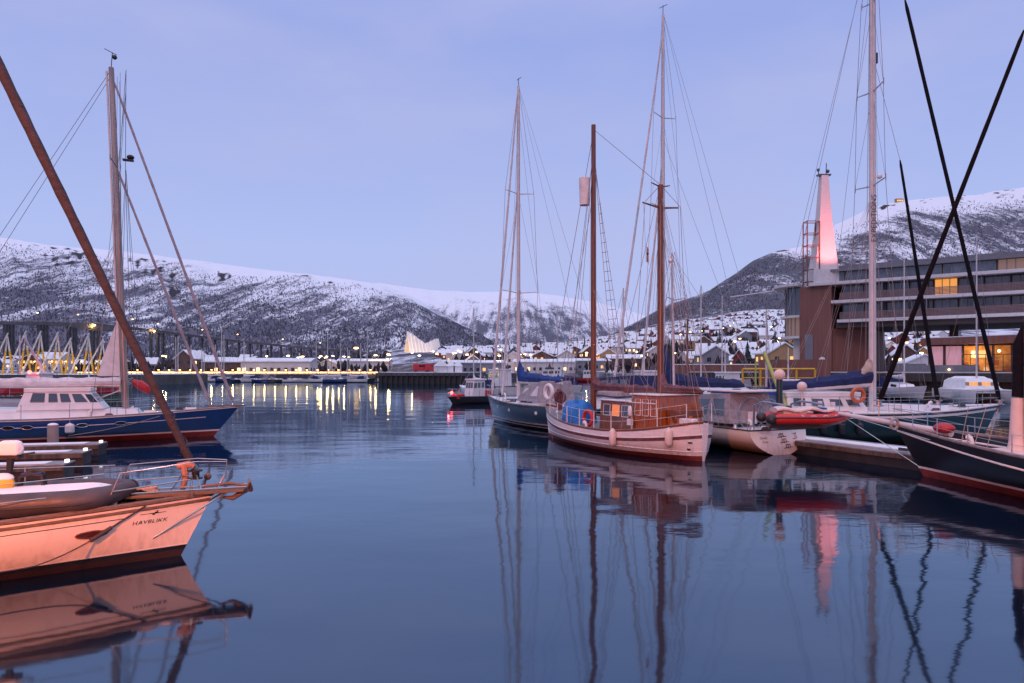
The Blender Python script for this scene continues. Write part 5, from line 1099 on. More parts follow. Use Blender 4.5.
# ---- yellow railed jetty left of the hotel
def jetty():
    p = at(748, 384, 70); o = empty('jetty', (p.x, p.y, 0), math.radians(-14), 'dark jetty with yellow railing left of the hotel', 'jetty')
    Lg = 6.4
    q = MB(); q.poly([(-1, 0), (Lg + 6, 0), (Lg + 6, 5), (-1, 5)], 1.4, 1.75); q.build('deck', 'dark concrete', o); q = MB(); q.poly([(-.8, .3), (Lg + 6, .3), (Lg + 6, 5), (-.8, 5)], -.5, 1.395); q.build('wall', 'wet timber', o)
    q = MB(); q.path([(-.5, .2, 3.6), (Lg, .2, 3.6)], .10, 6); q.path([(-.5, .2, 2.7), (Lg, .2, 2.7)], .05, 6); r_ = q.build('railing', 'yellow paint', o)
    for k in range(5): q = MB(); q.tube((-.5 + (Lg + .5) * k / 4, .2, 1.75), (-.5 + (Lg + .5) * k / 4, .2, 3.6), .10, n=6); q.build('post', 'yellow paint', r_)
    q = MB(); q.poly([(1.5, 3.0), (Lg + 2, 3.0), (Lg + 2, 4.8), (1.5, 4.8)], 1.752, 4.6); q.build('shed', 'brown cladding', o)
jetty()
def harbour_wall():
    p = at(690, 380, 108); o = empty('harbour_wall', (p.x, p.y, 0), math.radians(-8), 'long brown harbour wall between the town and the hotel', 'harbour wall')
    q = MB(); q.poly([(-2, 0), (24, 0), (24, 4), (-2, 4)], -.5, 4.3); q.build('wall', 'brown cladding', o); q = MB(); q.poly([(-2, -.1), (24, -.1), (24, 4), (-2, 4)], 4.304, 4.45); q.build('snow_top', 'snow', o)
harbour_wall()

# ---- catamaran, moored yachts and work boats in the inner harbour
def catamaran():
    p = at(975, 370, 75.5); o = empty('catamaran', (p.x, p.y, 0), math.radians(-97), 'white catamaran with lit cabin windows facing the camera below the restaurant', 'catamaran')
    for sd in (1, -1):
        q = MB(); rings = []
        for k in range(9):
            f = k / 8; x = -5 + 10.2 * f; w = .72 * (1 - max(0, (f - .5) / .5) ** 2.2 * .95); rings.append([(x + .1, sd * 2.6 + w, 1.75), (x, sd * 2.6 + w * .95, .5), (x - .2 * f, sd * 2.6, -.3), (x, sd * 2.6 - w * .95, .5), (x + .1, sd * 2.6 - w, 1.75)])
        q.loft(rings); q.build('hull', 'white paint', o)
    q = MB(); q.poly([(-4.8, -2.4), (2.2, -2.4), (2.2, 2.4), (-4.8, 2.4)], 1.15, 1.9); q.build('bridge_deck', 'white paint', o, bevel=.15)
    q = MB(); q.loft([[(-4, -2.3, 1.9), (2.0, -2.2, 1.9), (2.0, 2.2, 1.9), (-4, 2.3, 1.9)], [(-4, -2.1, 2.9), (1.3, -1.9, 2.9), (1.3, 1.9, 2.9), (-4, 2.1, 2.9)], [(-3.6, -1.7, 3.25), (.6, -1.5, 3.25), (.6, 1.5, 3.25), (-3.6, 1.7, 3.25)]]); q.build('cabin', 'white paint', o)
    for k in range(8): y = -1.85 + k * .53; q = MB(); q.box((1.70, y, 2.42), (.12, .42, .62)); q.build('window', 'lit window' if k in (1, 2, 4, 5) else 'dim window', o, False)
    q = MB(); q.loft([[(-3.4, -1.6, 3.24), (.5, -1.4, 3.24), (.5, 1.4, 3.24), (-3.4, 1.6, 3.24)], [(-3.0, -1.2, 3.5), (.1, -1.1, 3.5), (.1, 1.1, 3.5), (-3.0, 1.2, 3.5)]]); q.build('roof_snow', 'snow', o)
    q = MB(); q.tube((.4, 0, 3.2), (.4, 0, 23), .12, .08); q.build('mast', 'white mast', o)
    q = MB(); q.tube((4.9, -2.6, 1.6), (4.9, 2.6, 1.6), .09); q.build('crossbeam', 'alloy', o)
    for a in ((4.9, 0, 1.7), (-4, 2.6, 1.8), (-4, -2.6, 1.8)): q = MB(); q.tube(a, (.4, 0, 22.5), .025, n=4); q.build('stay', 'wire', o)
    return o
cat = catamaran(); cat.scale = (.80, .80, .80)
def yacht(bow, stern, label, hull='white paint', stripe='navy hull', mast_top=12.0, sail=None, s=1.0, group=None, cabin_m='white paint', spr=True, mast_at=.58, mm='white mast', rad=.09):
    b = Boat('sailing_boat', label, 'yacht', bow, stern, 3.2 * s, (1.4 * s, 1.1 * s, 1.1 * s), .65, .42, .8 * s, .3, group=group)
    b.strip('boot_stripe', stripe, -.4, .22 * s, 2, nt_=20); b.strip('topsides', hull, .22 * s, lambda t, k: k, 4, nt_=24); b.transom(hull); b.deck('white paint', .05)
    b.cabin(b.L * .22, b.L * .66, 1.05 * s, .7 * s, 1.05 * s, .6 * s, .4 * s, cabin_m, 'coachroof', .9); b.cabwin(.12, .38, .3, .8); b.cabwin(.5, .8, .3, .8)
    b.cabin(b.L * .10, b.L * .32, 1.1 * s, 1.0 * s, 1.1 * s, 1.15 * s, .95 * s, 'dark blue canvas' if hull == 'white paint' else 'grey canvas', 'sprayhood', .6, .1, .85)
    if mast_top:
        xm = b.L * mast_at; b.mast(xm, 1.1 * s, mast_top, rad, mm, rad * .7)
        if spr: b.spreader(xm, lerp(1.1, mast_top, .55), .9 * s, 'alloy', r=.035, tip=False)
        b.stay((b.L + .6 * s, 0, 1.35 * s), (xm, 0, mast_top - .2), .02); b.stay((0, 0, 1.2 * s), (xm, 0, mast_top), .016)
        for sd in (1, -1): b.stay(b.P(mast_at - .03, 1.0 * s, sd), (xm, 0, mast_top * .97), .016, name='shroud')
        if sail: b.sail_on_boom(xm - .1, 2.0 * s, b.L * .45, .5, .28, sail, 'alloy', -1, hump=.3)
    return b
p = at(912, 370, 79); yacht((p.x - .3, 76.5), (p.x + 1.2, 87), 'white yacht seen bow-on between the crossed black sails and the catamaran', mast_top=at(900, 258, 80).z, sail='white sailcloth', s=1.25, mast_at=.55)
p = at(745, 370, 58); yacht((p.x - 6, 60.5), (p.x + 4.0, 56), 'low white racing yacht with long dark blue sail cover behind the cream yacht tent', sail='dark blue canvas', mast_top=at(680, 310, 58).z, mast_at=.25)
def workboat(bow, stern, label, hull, house, h=2.4, red=False, mastz=4.5, cat='work boat', beam=3.2, sh=(1.9, 1.1, 1.2), hx=(.12, .42)):
    b = Boat('work_boat', label, cat, bow, stern, beam, sh, .75, .42, .6, .2)
    b.strip('bottom', 'dark antifouling', -.4, .15, 2); b.strip('topsides', hull, .15, lambda t, k: k, 5); b.transom(hull); b.deck('weathered deck', .2); b.rail('rub_rail', 'dark rubber', .07)
    b.cabin(b.L * hx[0], b.L * hx[1], beam * .34, beam * .3, sh[1] - .1, h, h * .95, house, 'wheelhouse', .15, .02, .95, roof=.1, top_m='snow')
    for f in (.08, .4, .7): b.cabwin(f, f + .24, .55, .85, m='blue glass')
    b.cabfront('blue glass', .55, .88, 3)
    if mastz: b.mast(b.L * .3, sh[1] + h * .9, mastz, .07, 'white mast'); b.stay((b.L * .95, 0, sh[0]), (b.L * .3, 0, mastz - .2), .025)
    b.guard(.8, [.1, .3, .5, .7, .9], r=.02)
    return b
b = workboat((at(742, 370, 62).x, 63), (at(806, 370, 60).x, 59), 'dark red fishing boat with red wheelhouse in front of the yellow railing', 'red paint', 'red paint', 1.5, mastz=5.5, sh=(1.5, 1.2, 1.2)); b.mast(b.L * .75, 1.2, 4.2, .1, 'lime paint')
b = workboat((at(452, 370, 70).x, 70.5), (at(492, 370, 73).x, 74), 'low red and black work boat with a glowing red lamp at its bow', 'black', 'white paint', 1.9, mastz=5.2, sh=(.75, .7, .8), beam=2.4, hx=(.30, .62))
q = MB(); q.ball((b.L + .1, 0, 1.15), .16, 8, 6); lp = q.build('navigation_lamp', 'red glow', b.o); point_lamp(lp, (b.L + .5, 0, 1.3), 25, (1, .05, .05)); q = MB(); q.box((b.L * .86, 0, .75), (1.0, 1.1, .55)); q.build('fender_block', 'red plastic', b.o, bevel=.1); q = MB(); q.box((b.L * .2, 0, 1.0), (1.2, 1.8, .8)); q.build('deck_box', 'red plastic', b.o, bevel=.1)
workboat((at(566, 370, 205).x, 206), (at(598, 370, 200).x, 199), 'small red fishing boat far off beyond the foremast', 'red paint', 'white paint', 2.4, mastz=7)
workboat((at(535, 370, 215).x, 216), (at(566, 370, 210).x, 211), 'white passenger boat moored at the far quay right of the navy yacht mast', 'white paint', 'white paint', 2.6, mastz=7, hx=(.1, .75))
b = workboat((at(60, 370, 62).x, 64), (at(-6, 370, 58).x, 58), 'white fishing boat with red deck gear behind the blue yacht boom', 'white paint', 'white paint', 2.2, mastz=6.5, hx=(.45, .68)); q = MB(); q.box((b.L * .25, 0, 1.75), (2.6, 1.8, .8)); q.build('deck_cover', 'red paint', b.o, bevel=.2); q = MB(); q.ball((b.L * .42, 0, 3.3), .17, 8, 6); lp = q.build('red_lamp', 'red glow', b.o); point_lamp(lp, (b.L * .42, -1, 3.4), 40, (1, .06, .06)); q = MB(); q.tube((b.L * .75, 0, 1.5), (b.L * .35, 0, 6.4), .14, .1); q.build('boom', 'white mast', b.o)
b = workboat((at(116, 370, 66).x, 68), (at(56, 370, 60).x, 62), 'green and red work boat behind the blue yacht deckhouse', 'green canvas', 'white sailcloth', 1.6, mastz=5, hx=(.1, .3)); q = MB(); q.box((b.L * .5, 0, 1.7), (2.2, 1.8, .9)); q.build('deck_cover', 'red paint', b.o, bevel=.15); q = MB(); q.box((b.L * .75, 0, 1.8), (1.0, 1.4, 1.0)); q.build('crate', 'orange plastic', b.o, bevel=.05)
workboat((at(480, 370, 100).x, 103), (at(512, 370, 97).x, 96), 'white cabin boat behind the bow of the navy yacht', 'white paint', 'white paint', 2.6, mastz=6, hx=(.2, .6))
workboat((at(620, 370, 80).x, 82), (at(655, 370, 76).x, 75), 'white cabin boat half hidden behind the canopy of the motor cruiser', 'white paint', 'white paint', 2.4, mastz=6)
workboat((at(700, 370, 84).x, 86), (at(736, 370, 80).x, 79), 'navy blue cabin boat behind the low racing yacht', 'navy hull', 'white paint', 2.2, mastz=7)
yacht((at(676, 370, 90).x, 93), (at(712, 370, 87).x, 87), 'white yacht with furled plum sail under the hillside left of the yellow railing', mast_top=at(697, 318, 89).z, mm='mast wood', sail='plum sailcloth', rad=.16)
for k, (px, Y, mt_, sl, hl, lb) in enumerate(((706, 72, 12.5, 'blue canvas', 'white paint', 'white sloop with bright blue boom cover behind the tent of the cream yacht'), (628, 66, 11.5, 'plum sailcloth', 'white paint', 'white sloop with plum boom cover beyond the gap between the ketch masts'), (726, 96, 14, 'white sailcloth', 'navy hull', 'navy sloop with white boom cover below the brown harbour wall'), (560, 112, 14, 'blue canvas', 'white paint', 'small white sloop left of the ketch foremast near the far boats'), (476, 92, 12, 'white sailcloth', 'white paint', 'white sloop with white boom cover just behind the red work boat'))):
    p = at(px, 370, Y); yacht((p.x - 2.2, Y + 4.0), (p.x + 2.2, Y - 4.0), lb, hl, 'navy hull', mt_, sl)
# ---- marina on the far shore
def marina():
    A, Bm = at(140, 370, 208), at(372, 370, 196); o = empty('pontoon', (A.x, A.y + 6, 0), 0, 'long low pontoon of the far marina below the lit quay', 'pontoon'); q = MB(); q.poly([(0, 0), (Bm.x - A.x, -8), (Bm.x - A.x, -5), (0, 3)], -.3, .5); q.build('deck', 'dark concrete', o)
    spots = [147 + 6.6 * k for k in range(34)]
    for i, px in enumerate(spots):
        Y = lerp(206, 192, (px - 140) / 230) + R.uniform(-3, 2); p = at(px, 370, Y); a = R.uniform(-.25, .25) + (math.pi if R.random() < .4 else 0)
        hull = ('white paint', 'white paint', 'navy hull', 'white paint', 'white paint', 'blue hull')[i % 6]; mt_ = [0, 9, 0, 13.5, 0, 0, 11, 0, 0, 12, 0, 15.8, 0, 11, 0, 0, 14, 0, 10, 0, 13.4, 0][(i * 5) % 22]
        near = 'between the blue yacht stays' if 160 < px < 235 else ('just right of the blue yacht' if px < 300 else ('near the right end of the far marina' if px > 320 else 'mid way along the far marina')); 
        if px <= 160: near = 'right of the brown furled sail'
        kind = ('tall masted ' if mt_ > 12 else 'small masted ' if mt_ else 'open mastless ') + {'white paint': 'white', 'navy hull': 'navy', 'blue hull': 'blue'}[hull] + ' boat moored ' + near
        h = 4.2 if mt_ else 3.0; d = Vector((math.cos(a), math.sin(a)))
        yacht((p.x + d.x * h, Y + d.y * h), (p.x - d.x * h, Y - d.y * h), kind, hull, 'navy hull', mt_, ('blue canvas', 'white sailcloth')[i % 2] if mt_ else None, .85 if mt_ else .7, 'boats moored in the far marina', rad=.14)
marina()
# ================================================================ FAR SHORE: lamps, quay, bridge, church, town
def street_lamp(loc, h, label, watts, color=(1, .55, .18), glow='sodium glow', r=.28, group='street lamps along the shore', arm=.9, rz=0.0):
    o = empty('street_lamp', loc, rz, label, 'street lamp', group)
    q = MB(); q.path([(0, 0, 0), (0, 0, h * .93), (arm * .3, 0, h), (arm, 0, h)], [.10, .07, .05, .05], 6); q.build('post', 'lamp metal', o)
    q = MB(); q.ball((arm, 0, h - .08), r, 10, 6, (1.2, .8, .45)); q.build('lamp_head', glow, o)
    if watts: point_lamp(o, (arm, 0, h - .1 - r * .6 - .3), watts, color, .2)
    return o
mat('strip glow', (.9, .7, .4), .5, emit=(1.0, .62, .24), es=2.2, var=0); mat('lit concrete', (0.62, 0.55, 0.48), .8, var=.2, vscale=.4)
def far_quay():
    A, E = at(90, 370, 222), at(378, 370, 214); o = empty('quay', (A.x, A.y, 0), math.atan2(E.y - A.y, E.x - A.x), 'pale low quay lit by yellow lamps behind the far marina', 'quay'); Lg = (E - A).length
    q = MB(); q.poly([(-60, 0), (Lg, 0), (Lg, 6), (-60, 6)], -.5, 2.6); q.build('wall', 'lit concrete', o); q = MB(); q.poly([(-60, -.2), (Lg, -.2), (Lg, .4), (-60, .4)], 2.604, 3.0); q.build('kerb', 'lit concrete', o)
    q = MB(); q.poly([(-4, -.32), (Lg, -.32), (Lg, -.21), (-4, -.21)], 2.55, 2.85); q.build('light_strip', 'strip glow', o)
    for k in range(25):
        px = 118 + k * 10.6; f_ = (at(px, 370, 220).x - A.x) / (E.x - A.x); Yl = lerp(A.y, E.y, f_) - 1.6; street_lamp((at(px, 370, Yl).x, Yl, 0), 3.6, 'lamp on the lit quay behind the far marina', 230 if px < 250 else 140, (1, .60, .20), r=.26, group='lamps on the lit far quay', arm=-.6)
    A, E = at(376, 370, 178), at(466, 370, 172); o = empty('pier', (A.x, A.y, 0), math.atan2(E.y - A.y, E.x - A.x), 'dark timber pier left of the red work boat, snow on its deck', 'pier'); Lg = (E - A).length
    q = MB(); q.poly([(0, 0), (Lg, 0), (Lg, 18), (0, 18)], 2.0, 2.8); q.build('deck', 'dark concrete', o); q = MB(); q.poly([(.5, .6), (Lg - .3, .6), (Lg - .3, 17), (.5, 17)], -1, 1.995); q.build('wall', 'wet timber', o)
    for k in range(18): q = MB(); q.tube((Lg * k / 17, .15, -1), (Lg * k / 17, .15, 2.6), .2, n=6); q.build('pile', 'wet timber', o)
    q = MB(); q.poly([(1, .5), (Lg - 1, .5), (Lg - 1, 16), (1, 16)], 2.804, 2.95); q.build('snow_cover', 'snow', o)
    for k, px in enumerate((441, 451, 458)):
        p = at(px, 370, 176); o2 = empty('boathouse', (p.x, p.y, 2.95), 0, ('white gabled boathouse with an arched opening on the dark pier', 'white tent roofed hut, middle of the three on the dark pier', 'white tent roofed hut at the tip of the dark pier')[k], 'hut'); w = (2.3, 1.5, 1.5)[k]
        q = MB(); q.poly([(-w / 1.4, -w / 1.4), (w / 1.4, -w / 1.4), (w / 1.4, w / 1.4), (-w / 1.4, w / 1.4)], 0, 1.5); q.build('wall', 'white paint', o2); q = MB(); q.add([(-w * .8, -w * .8, 1.5), (w * .8, -w * .8, 1.5), (w * .8, w * .8, 1.5), (-w * .8, w * .8, 1.5), (0, -w * .5 * (k == 0), 3.2), (0, w * .5 * (k == 0) + .01, 3.2)], [(3, 2, 1, 0), (0, 1, 4), (1, 2, 5, 4), (2, 3, 5), (3, 0, 4, 5)]); q.build('roof', 'snow', o2)
    for k, px in enumerate((421, 433)): 
        p = at(px, 370, 186); o2 = empty('parked_van', (p.x, p.y, 2.95), .2, ('red van parked on the dark pier below the church', 'red van parked on the dark pier near the white huts')[k], 'van', 'red vans on the pier')
        q = MB(); q.loft([[(-2.2, -.9, .35), (2.3, -.9, .35), (2.3, .9, .35), (-2.2, .9, .35)], [(-2.2, -.9, 1.2), (2.3, -.9, 1.0), (2.3, .9, 1.0), (-2.2, .9, 1.2)], [(-2.1, -.8, 2.2), (1.0, -.8, 2.2), (1.0, .8, 2.2), (-2.1, .8, 2.2)]]); q.build('body', 'red paint', o2, bevel=.05)
        for x in (-1.4, 1.5):
            for y in (-.85, .85): q = MB(); q.loft([[(x + .35 * math.cos(a), y + s_, .35 + .35 * math.sin(a)) for a in [2 * math.pi * j / 12 for j in range(12)]] for s_ in (-.1, .1)]); q.build('wheel', 'dark rubber', o2)
        q = MB(); q.box((.2, -.86, 1.6), (1.6, .04, .5)); q.build('window', 'dark glass', o2)
far_quay()
# ---- the bridge
mat('bridge concrete', (.15, .135, .135), .85, var=.2, vscale=.1)
def bridge():
    prof = [(-260, 318), (0, 321.5), (60, 322.5), (100, 324), (130, 326.5), (180, 333), (240, 340.5), (300, 346.5), (345, 350.5), (372, 352.5), (384, 354)]
    def P(px): Y = 470 + max(0, px + 100) * .95; return at(px, interp(prof, px), Y)
    o = empty('bridge', (0, 0, 0), 0, 'long grey cantilever road bridge on slim twin columns crossing to the left', 'bridge')
    q = MB(); rings = []
    for k in range(161):
        px = -260 + 644 * k / 160; c = P(px); th = 2.6
        for cc in (10 - 0, 98): th += 4.2 * math.exp(-((px - cc) / 24) ** 2) if cc == 98 else 0
        rings.append([(c.x, c.y - 5, c.z), (c.x, c.y + 5, c.z), (c.x, c.y + 4, c.z - th), (c.x, c.y - 4, c.z - th)])
    q.loft(rings); q.build('deck', 'bridge concrete', o)
    q = MB()
    for off in (-5, 5): q.path([P(-260 + 644 * k / 80) + Vector((0, off, 1.1)) for k in range(81)], .12, 4)
    q.build('parapet', 'concrete', o)
    for px in (-60, -30, 6, 12, 40, 46, 69, 75, 93, 99, 151, 158, 163, 176, 189, 202, 215, 227, 239, 250, 261, 271, 281, 291, 301, 311, 320, 329, 338, 346, 354, 362):
        c = P(px); w = 1.9 if px < 105 else 1.3
        for off in (-1.6, 1.6): q = MB(); q.box((c.x, c.y + off, (c.z - 3) / 2), (w, w * .8, c.z - 2.4)); q.build('pier', 'dark concrete', o)
    for px, h, m_ in ((1, 9, 1), (42, 8, 1), (82, 8, 1), (120, 8, 0), (136, 8, 0), (161, 7, 1), (205, 7, 0), (240, 7, 0), (285, 7, 1), (322, 7, 1)):
        c = P(px); street_lamp((c.x, c.y - 4, c.z), h, 'road lamp on the long bridge', 0, glow='warm glow' if m_ else 'sodium glow', r=.75, group='road lamps on the bridge', arm=-1.2)
    for px in (98, 157):
        c = P(px); o2 = empty('bridge_lamp', (c.x, c.y - 5.3, c.z - 1.6), 0, 'yellow lamp on the side of the bridge ' + ('above the white sail' if px == 98 else 'just right of the bronzed mast'), 'lamp'); q = MB(); q.ball((0, -.3, 0), 1.0, 10, 6, (1.3, .5, .8)); q.build('lamp_head', 'sodium glow', o2); q = MB(); q.box((0, .2, 0), (.4, .7, .3)); q.build('bracket', 'lamp metal', o2); point_lamp(o2, (0, -2.5, -.6), 2600, (1, .6, .15), .3)
bridge()
# ---- boat hoist frames at the left
def hoists():
    for k, (px, py) in enumerate(((7, 333), (25, 331), (40, 331), (57, 332), (70, 338), (88, 333), (102, 339))):
        Y = 165; a = at(px, py, Y); base = 2.4; o = empty('loading_frame', (a.x, a.y, base), 0, ['leftmost', 'second', 'third', 'fourth', 'fifth', 'sixth', 'rightmost'][k] + ' of the seven yellow legged A-frames under the bridge', 'A-frame', 'yellow A-frames on the left quay'); h = a.z - base; s = Y / F
        q = MB(); q.tube((-15 * s, -1.2, 0), (.4, -.2, h), .22, .18, 6); q.build('brace', 'pale slab', o)
        for dx, y in ((-7, .8), (3.4, .8)): q = MB(); a_, b_ = Vector((dx * s, y, 0)), Vector((0, .2, h * .92)); q.tube(a_, lerp(a_, b_, .62), .24, .22, 6); lg = q.build('leg', 'yellow paint', o); q = MB(); q.tube(lerp(a_, b_, .62), b_, .2, .17, 6); q.build('upper_leg', 'pale slab', lg)
    A = at(-90, 370, 158); E = at(150, 370, 158); o = empty('quay', (A.x, A.y, 0), 0, 'dark quay carrying the yellow A-frames at the left', 'quay'); q = MB(); q.poly([(0, 0), (E.x - A.x, 0), (E.x - A.x, 30), (0, 30)], -.5, 2.4); q.build('wall', 'dark concrete', o); q = MB(); q.poly([(0, .3), (E.x - A.x, .3), (E.x - A.x, 30), (0, 30)], 2.404, 2.5); q.build('snow_cover', 'snow', o)
    for px in (-5, 18, 33, 50, 64, 80, 95): p = at(px, 370, 161); street_lamp((p.x, p.y, 2.4), 3.2, 'low sodium lamp between the yellow A-frames', 130, (1, .62, .16), r=.2, group='lamps between the yellow A-frames', arm=.4)
hoists()
# ---- white triangular church
mat('church shell', (.80, .76, .72), .6, var=.04); mat('church glass', (.3, .2, .1), .3, emit=(1.0, .50, .16), es=.55, var=.4, vscale=.15); mat('church strip', (.8, .6, .4), .4, emit=(1.0, .66, .36), es=1.3, var=0)
def church():
    Y = 760; s = Y / F; b0 = at(407, 352.5, Y); o = empty('church', (b0.x, b0.y, 0), math.radians(35), 'white triangular church of folded slabs glowing from inside on the far shore', 'church')
    zg = b0.z - 2
    # gable frames of falling then rising height set one behind the other
    hs = [(0, 25.5, 8.6), (4.5, 24.0, 8.3), (9, 21.5, 7.9), (13.5, 18.6, 7.5), (18, 15.8, 7.1), (22.5, 13.0, 6.8), (27, 14.2, 7.0), (31.5, 16.4, 7.3), (36, 18.4, 7.6)]
    def gable(d, h, w, t, th): 
        out = [(d, -w, zg), (d, -w + th * .45, zg)]; return [(d, -w, zg), (d, 0, zg + h), (d, w, zg), (d, w - th, zg), (d, 0, zg + h - th * 2.6), (d, -w + th, zg)]
    for k, (d, h, w) in enumerate(hs):
        hn, wn = (lerp(h, hs[k + 1][1], .88), lerp(w, hs[k + 1][2], .88)) if k < len(hs) - 1 else (h, w); q = MB(); q.loft([gable(d, h, w, 0, 1.1), gable(d + 4.0, hn, wn, 0, 1.1)]); q.build('concrete_shell', 'church shell', o, False)
        if k < len(hs) - 1:
            d2, h2, w2 = hs[k + 1]; q = MB(); q.loft([gable(d + 4.0, min(h, h2) - .9, min(w, w2) - .3, 0, .5), gable(d + 4.5, min(h, h2) - .9, min(w, w2) - .3, 0, .5)]); q.build('light_strip', 'church strip', o, False)
    for d in (1.2, 38.8):
        h, w = (25.5, 8.6) if d < 5 else (18.4, 7.6); q = MB(); q.loft([[(d, -w + 1.3, zg), (d, 0, zg + h - 3.4), (d, w - 1.3, zg)], [(d + .2, -w + 1.3, zg), (d + .2, 0, zg + h - 3.4), (d + .2, w - 1.3, zg)]]); q.build('gable_window', 'church glass', o, False)
        q = MB(); dd = d - .2 if d < 5 else d + .4
        for y in (-3.5, 0, 3.5): q.box((dd, y, zg + (h - 4) * (1 - abs(y) / w) / 2), (.3, .5, (h - 4) * (1 - abs(y) / w)))
        q.box((dd, 0, zg + 5), (.3, w * 1.3, .5)); q.build('mullions', 'church shell', o, False)
    for x, y, e_ in ((-18, -12, 22000), (8, -34, 36000), (34, -32, 26000)):
        q = MB(); q.box((x, y, zg + .6), (.8, .8, .6)); lp = q.build('floodlight', 'lamp metal', o)
        l = bpy.data.lights.new('floodlight_bulb', 'SPOT'); l.energy = e_; l.color = (1, .72, .48); l.spot_size = math.radians(80); l.spot_blend = .7; l.shadow_soft_size = .4
        lo = bpy.data.objects.new('floodlight_bulb', l); COL.objects.link(lo); lo.parent = lp; lo.location = (x, y, zg + 1.3); dv_ = Vector((12 - x, -y, 9)); lo.rotation_euler = dv_.to_track_quat('-Z', 'Y').to_euler()
church()
# ---- town
for nm, c in (('house white', (.62, .58, .58)), ('house red', (.22, .035, .03)), ('house ochre', (.42, .25, .10)), ('house brown', (.12, .065, .05)), ('house grey', (.22, .22, .25)), ('house blue', (.10, .14, .24))): mat(nm, c, .8, var=.1, vscale=.3)
mat('house window', (.03, .03, .04), .2, var=0); mat('house lit window', (.5, .3, .1), .5, emit=(1.0, .50, .16), es=1.2, var=0); mat('house bright window', (.6, .4, .2), .5, emit=(1.0, .62, .30), es=2.2, var=0); mat('roof bare', (.09, .085, .095), .8, var=.2)
mat('roof snow', (.76, .77, .80), .9, var=.1, vscale=.2)
def house_mesh(w, d, h, rise, wall, lit, roof='roof snow', seed=0, ov=.5):
    r = random.Random(seed); q = MB(); q.k = 0
    q.add([(-w / 2, -d / 2, -6), (w / 2, -d / 2, -6), (w / 2, d / 2, -6), (-w / 2, d / 2, -6), (-w / 2, -d / 2, h), (w / 2, -d / 2, h), (w / 2, d / 2, h), (-w / 2, d / 2, h), (-w / 2, 0, h + rise), (w / 2, 0, h + rise)],
          [(0, 1, 5, 4), (2, 3, 7, 6), (1, 2, 6, 9, 5), (3, 0, 4, 8, 7)])
    q.k = 1; t = .35
    for sd in (-1, 1):
        a, b_ = (-w / 2 - ov, sd * (d / 2 + ov), h - ov * rise / (d / 2)), (w / 2 + ov, sd * (d / 2 + ov), h - ov * rise / (d / 2)); c, e_ = (w / 2 + ov, 0, h + rise), (-w / 2 - ov, 0, h + rise)
        up = lambda p: (p[0], p[1], p[2] + t)
        q.add([a, b_, c, e_, up(a), up(b_), up(c), up(e_)], [(0, 1, 2, 3), (4, 5, 6, 7), (0, 1, 5, 4), (1, 2, 6, 5), (2, 3, 7, 6), (3, 0, 4, 7)])
    q.k = 4; q.box((w * .2, .0, h + rise + .4), (.7, .7, 1.4))
    ns = max(1, int(h / 2.7)); nw = max(2, int(w / 2.4))
    for side in range(4):
        ln = w if side % 2 == 0 else d; n_ = nw if side % 2 == 0 else max(1, int(d / 2.8))
        for s_ in range(ns):
            for i in range(n_):
                q.k = 3 if r.random() < lit else 2; cx = -ln / 2 + ln * (i + .5) / n_; z = 1.5 + s_ * 2.7
                if side == 0: q.box((cx, -d / 2, z), (1.1, .1, 1.2))
                elif side == 2: q.box((cx, d / 2, z), (1.1, .1, 1.2))
                elif side == 1: q.box((w / 2, cx, z), (.1, 1.1, 1.2))
                else: q.box((-w / 2, cx, z), (.1, 1.1, 1.2))
    return q.mesh('house', [wall, roof, 'house window', 'house lit window' if seed % 3 else 'house bright window', 'roof bare'], False)
VAR = []
for i, wl in enumerate(('house white', 'house red', 'house ochre', 'house brown', 'house grey', 'house blue', 'house white', 'house brown', 'house red', 'house white')):
    for lit in (.22, .6):
        w, d, h = R.uniform(8, 12), R.uniform(6.5, 9), R.choice((3.2, 5.6, 5.8)); VAR.append((wl, lit > .3, house_mesh(w, d, h, R.uniform(2, 3.2), wl, lit, seed=len(VAR))))
BIG = [('house white', True, house_mesh(24, 9, 4.2, 1.0, 'house white', .35, seed=102)), ('house brown', True, house_mesh(16, 8, 4.4, 1.5, 'house brown', .35, seed=105)), ('house grey', False, house_mesh(22, 9, 4.0, .8, 'house grey', .2, seed=103))]
def zone(px):
    for lim, s_ in ((70, 'below the bridge'), (240, 'behind the marina'), (385, 'left of the church'), (470, 'around the church'), (519, 'behind the navy yacht'), (593, 'left of the foremast'), (660, 'between the ketch masts'), (720, 'right of the mizzen'), (775, 'between mizzen and hotel'), (830, 'left of the hotel'), (930, 'under the hotel overhang')):
        if px < lim: return s_
    return 'behind the hotel'
def tier(py): return 'high up' if py < 338 else 'halfway up' if py < 352 else 'low down'
HN = 0; placed = []
def put_house(px, Y, big=False):
    global HN
    if 388 < px < 452 and Y < 800: return False
    x = (px - CX) / F * Y; z = town_z(x, Y)
    for (a, b_) in placed:
        if abs(a - x) < (22 if big else 11) and abs(b_ - Y) < 10: return False
    wl, lit, me = R.choice(BIG if big else VAR); o = bpy.data.objects.new('house', me); COL.objects.link(o); o.location = (x, Y, z); o.rotation_euler = (0, 0, R.choice((0, math.pi / 2)) * (not big) + R.uniform(-.35, .35)); o.scale = (1, 1, 1)
    py = HZ - (z - CH) / Y * F
    tag(o, '%s%s house with snowy roof %s %s' % ('long ' if big else 'lit ' if lit else '', wl.split()[1], tier(py), zone(px)), 'house', 'houses on the snowy town slope'); placed.append((x, Y)); HN += 1; return True
for px, Y in ((476, 266), (500, 275), (545, 275), (582, 290), (625, 300), (668, 300), (280, 240), (308, 246), (228, 262), (365, 320)): put_house(px, Y, True)
tries = 0
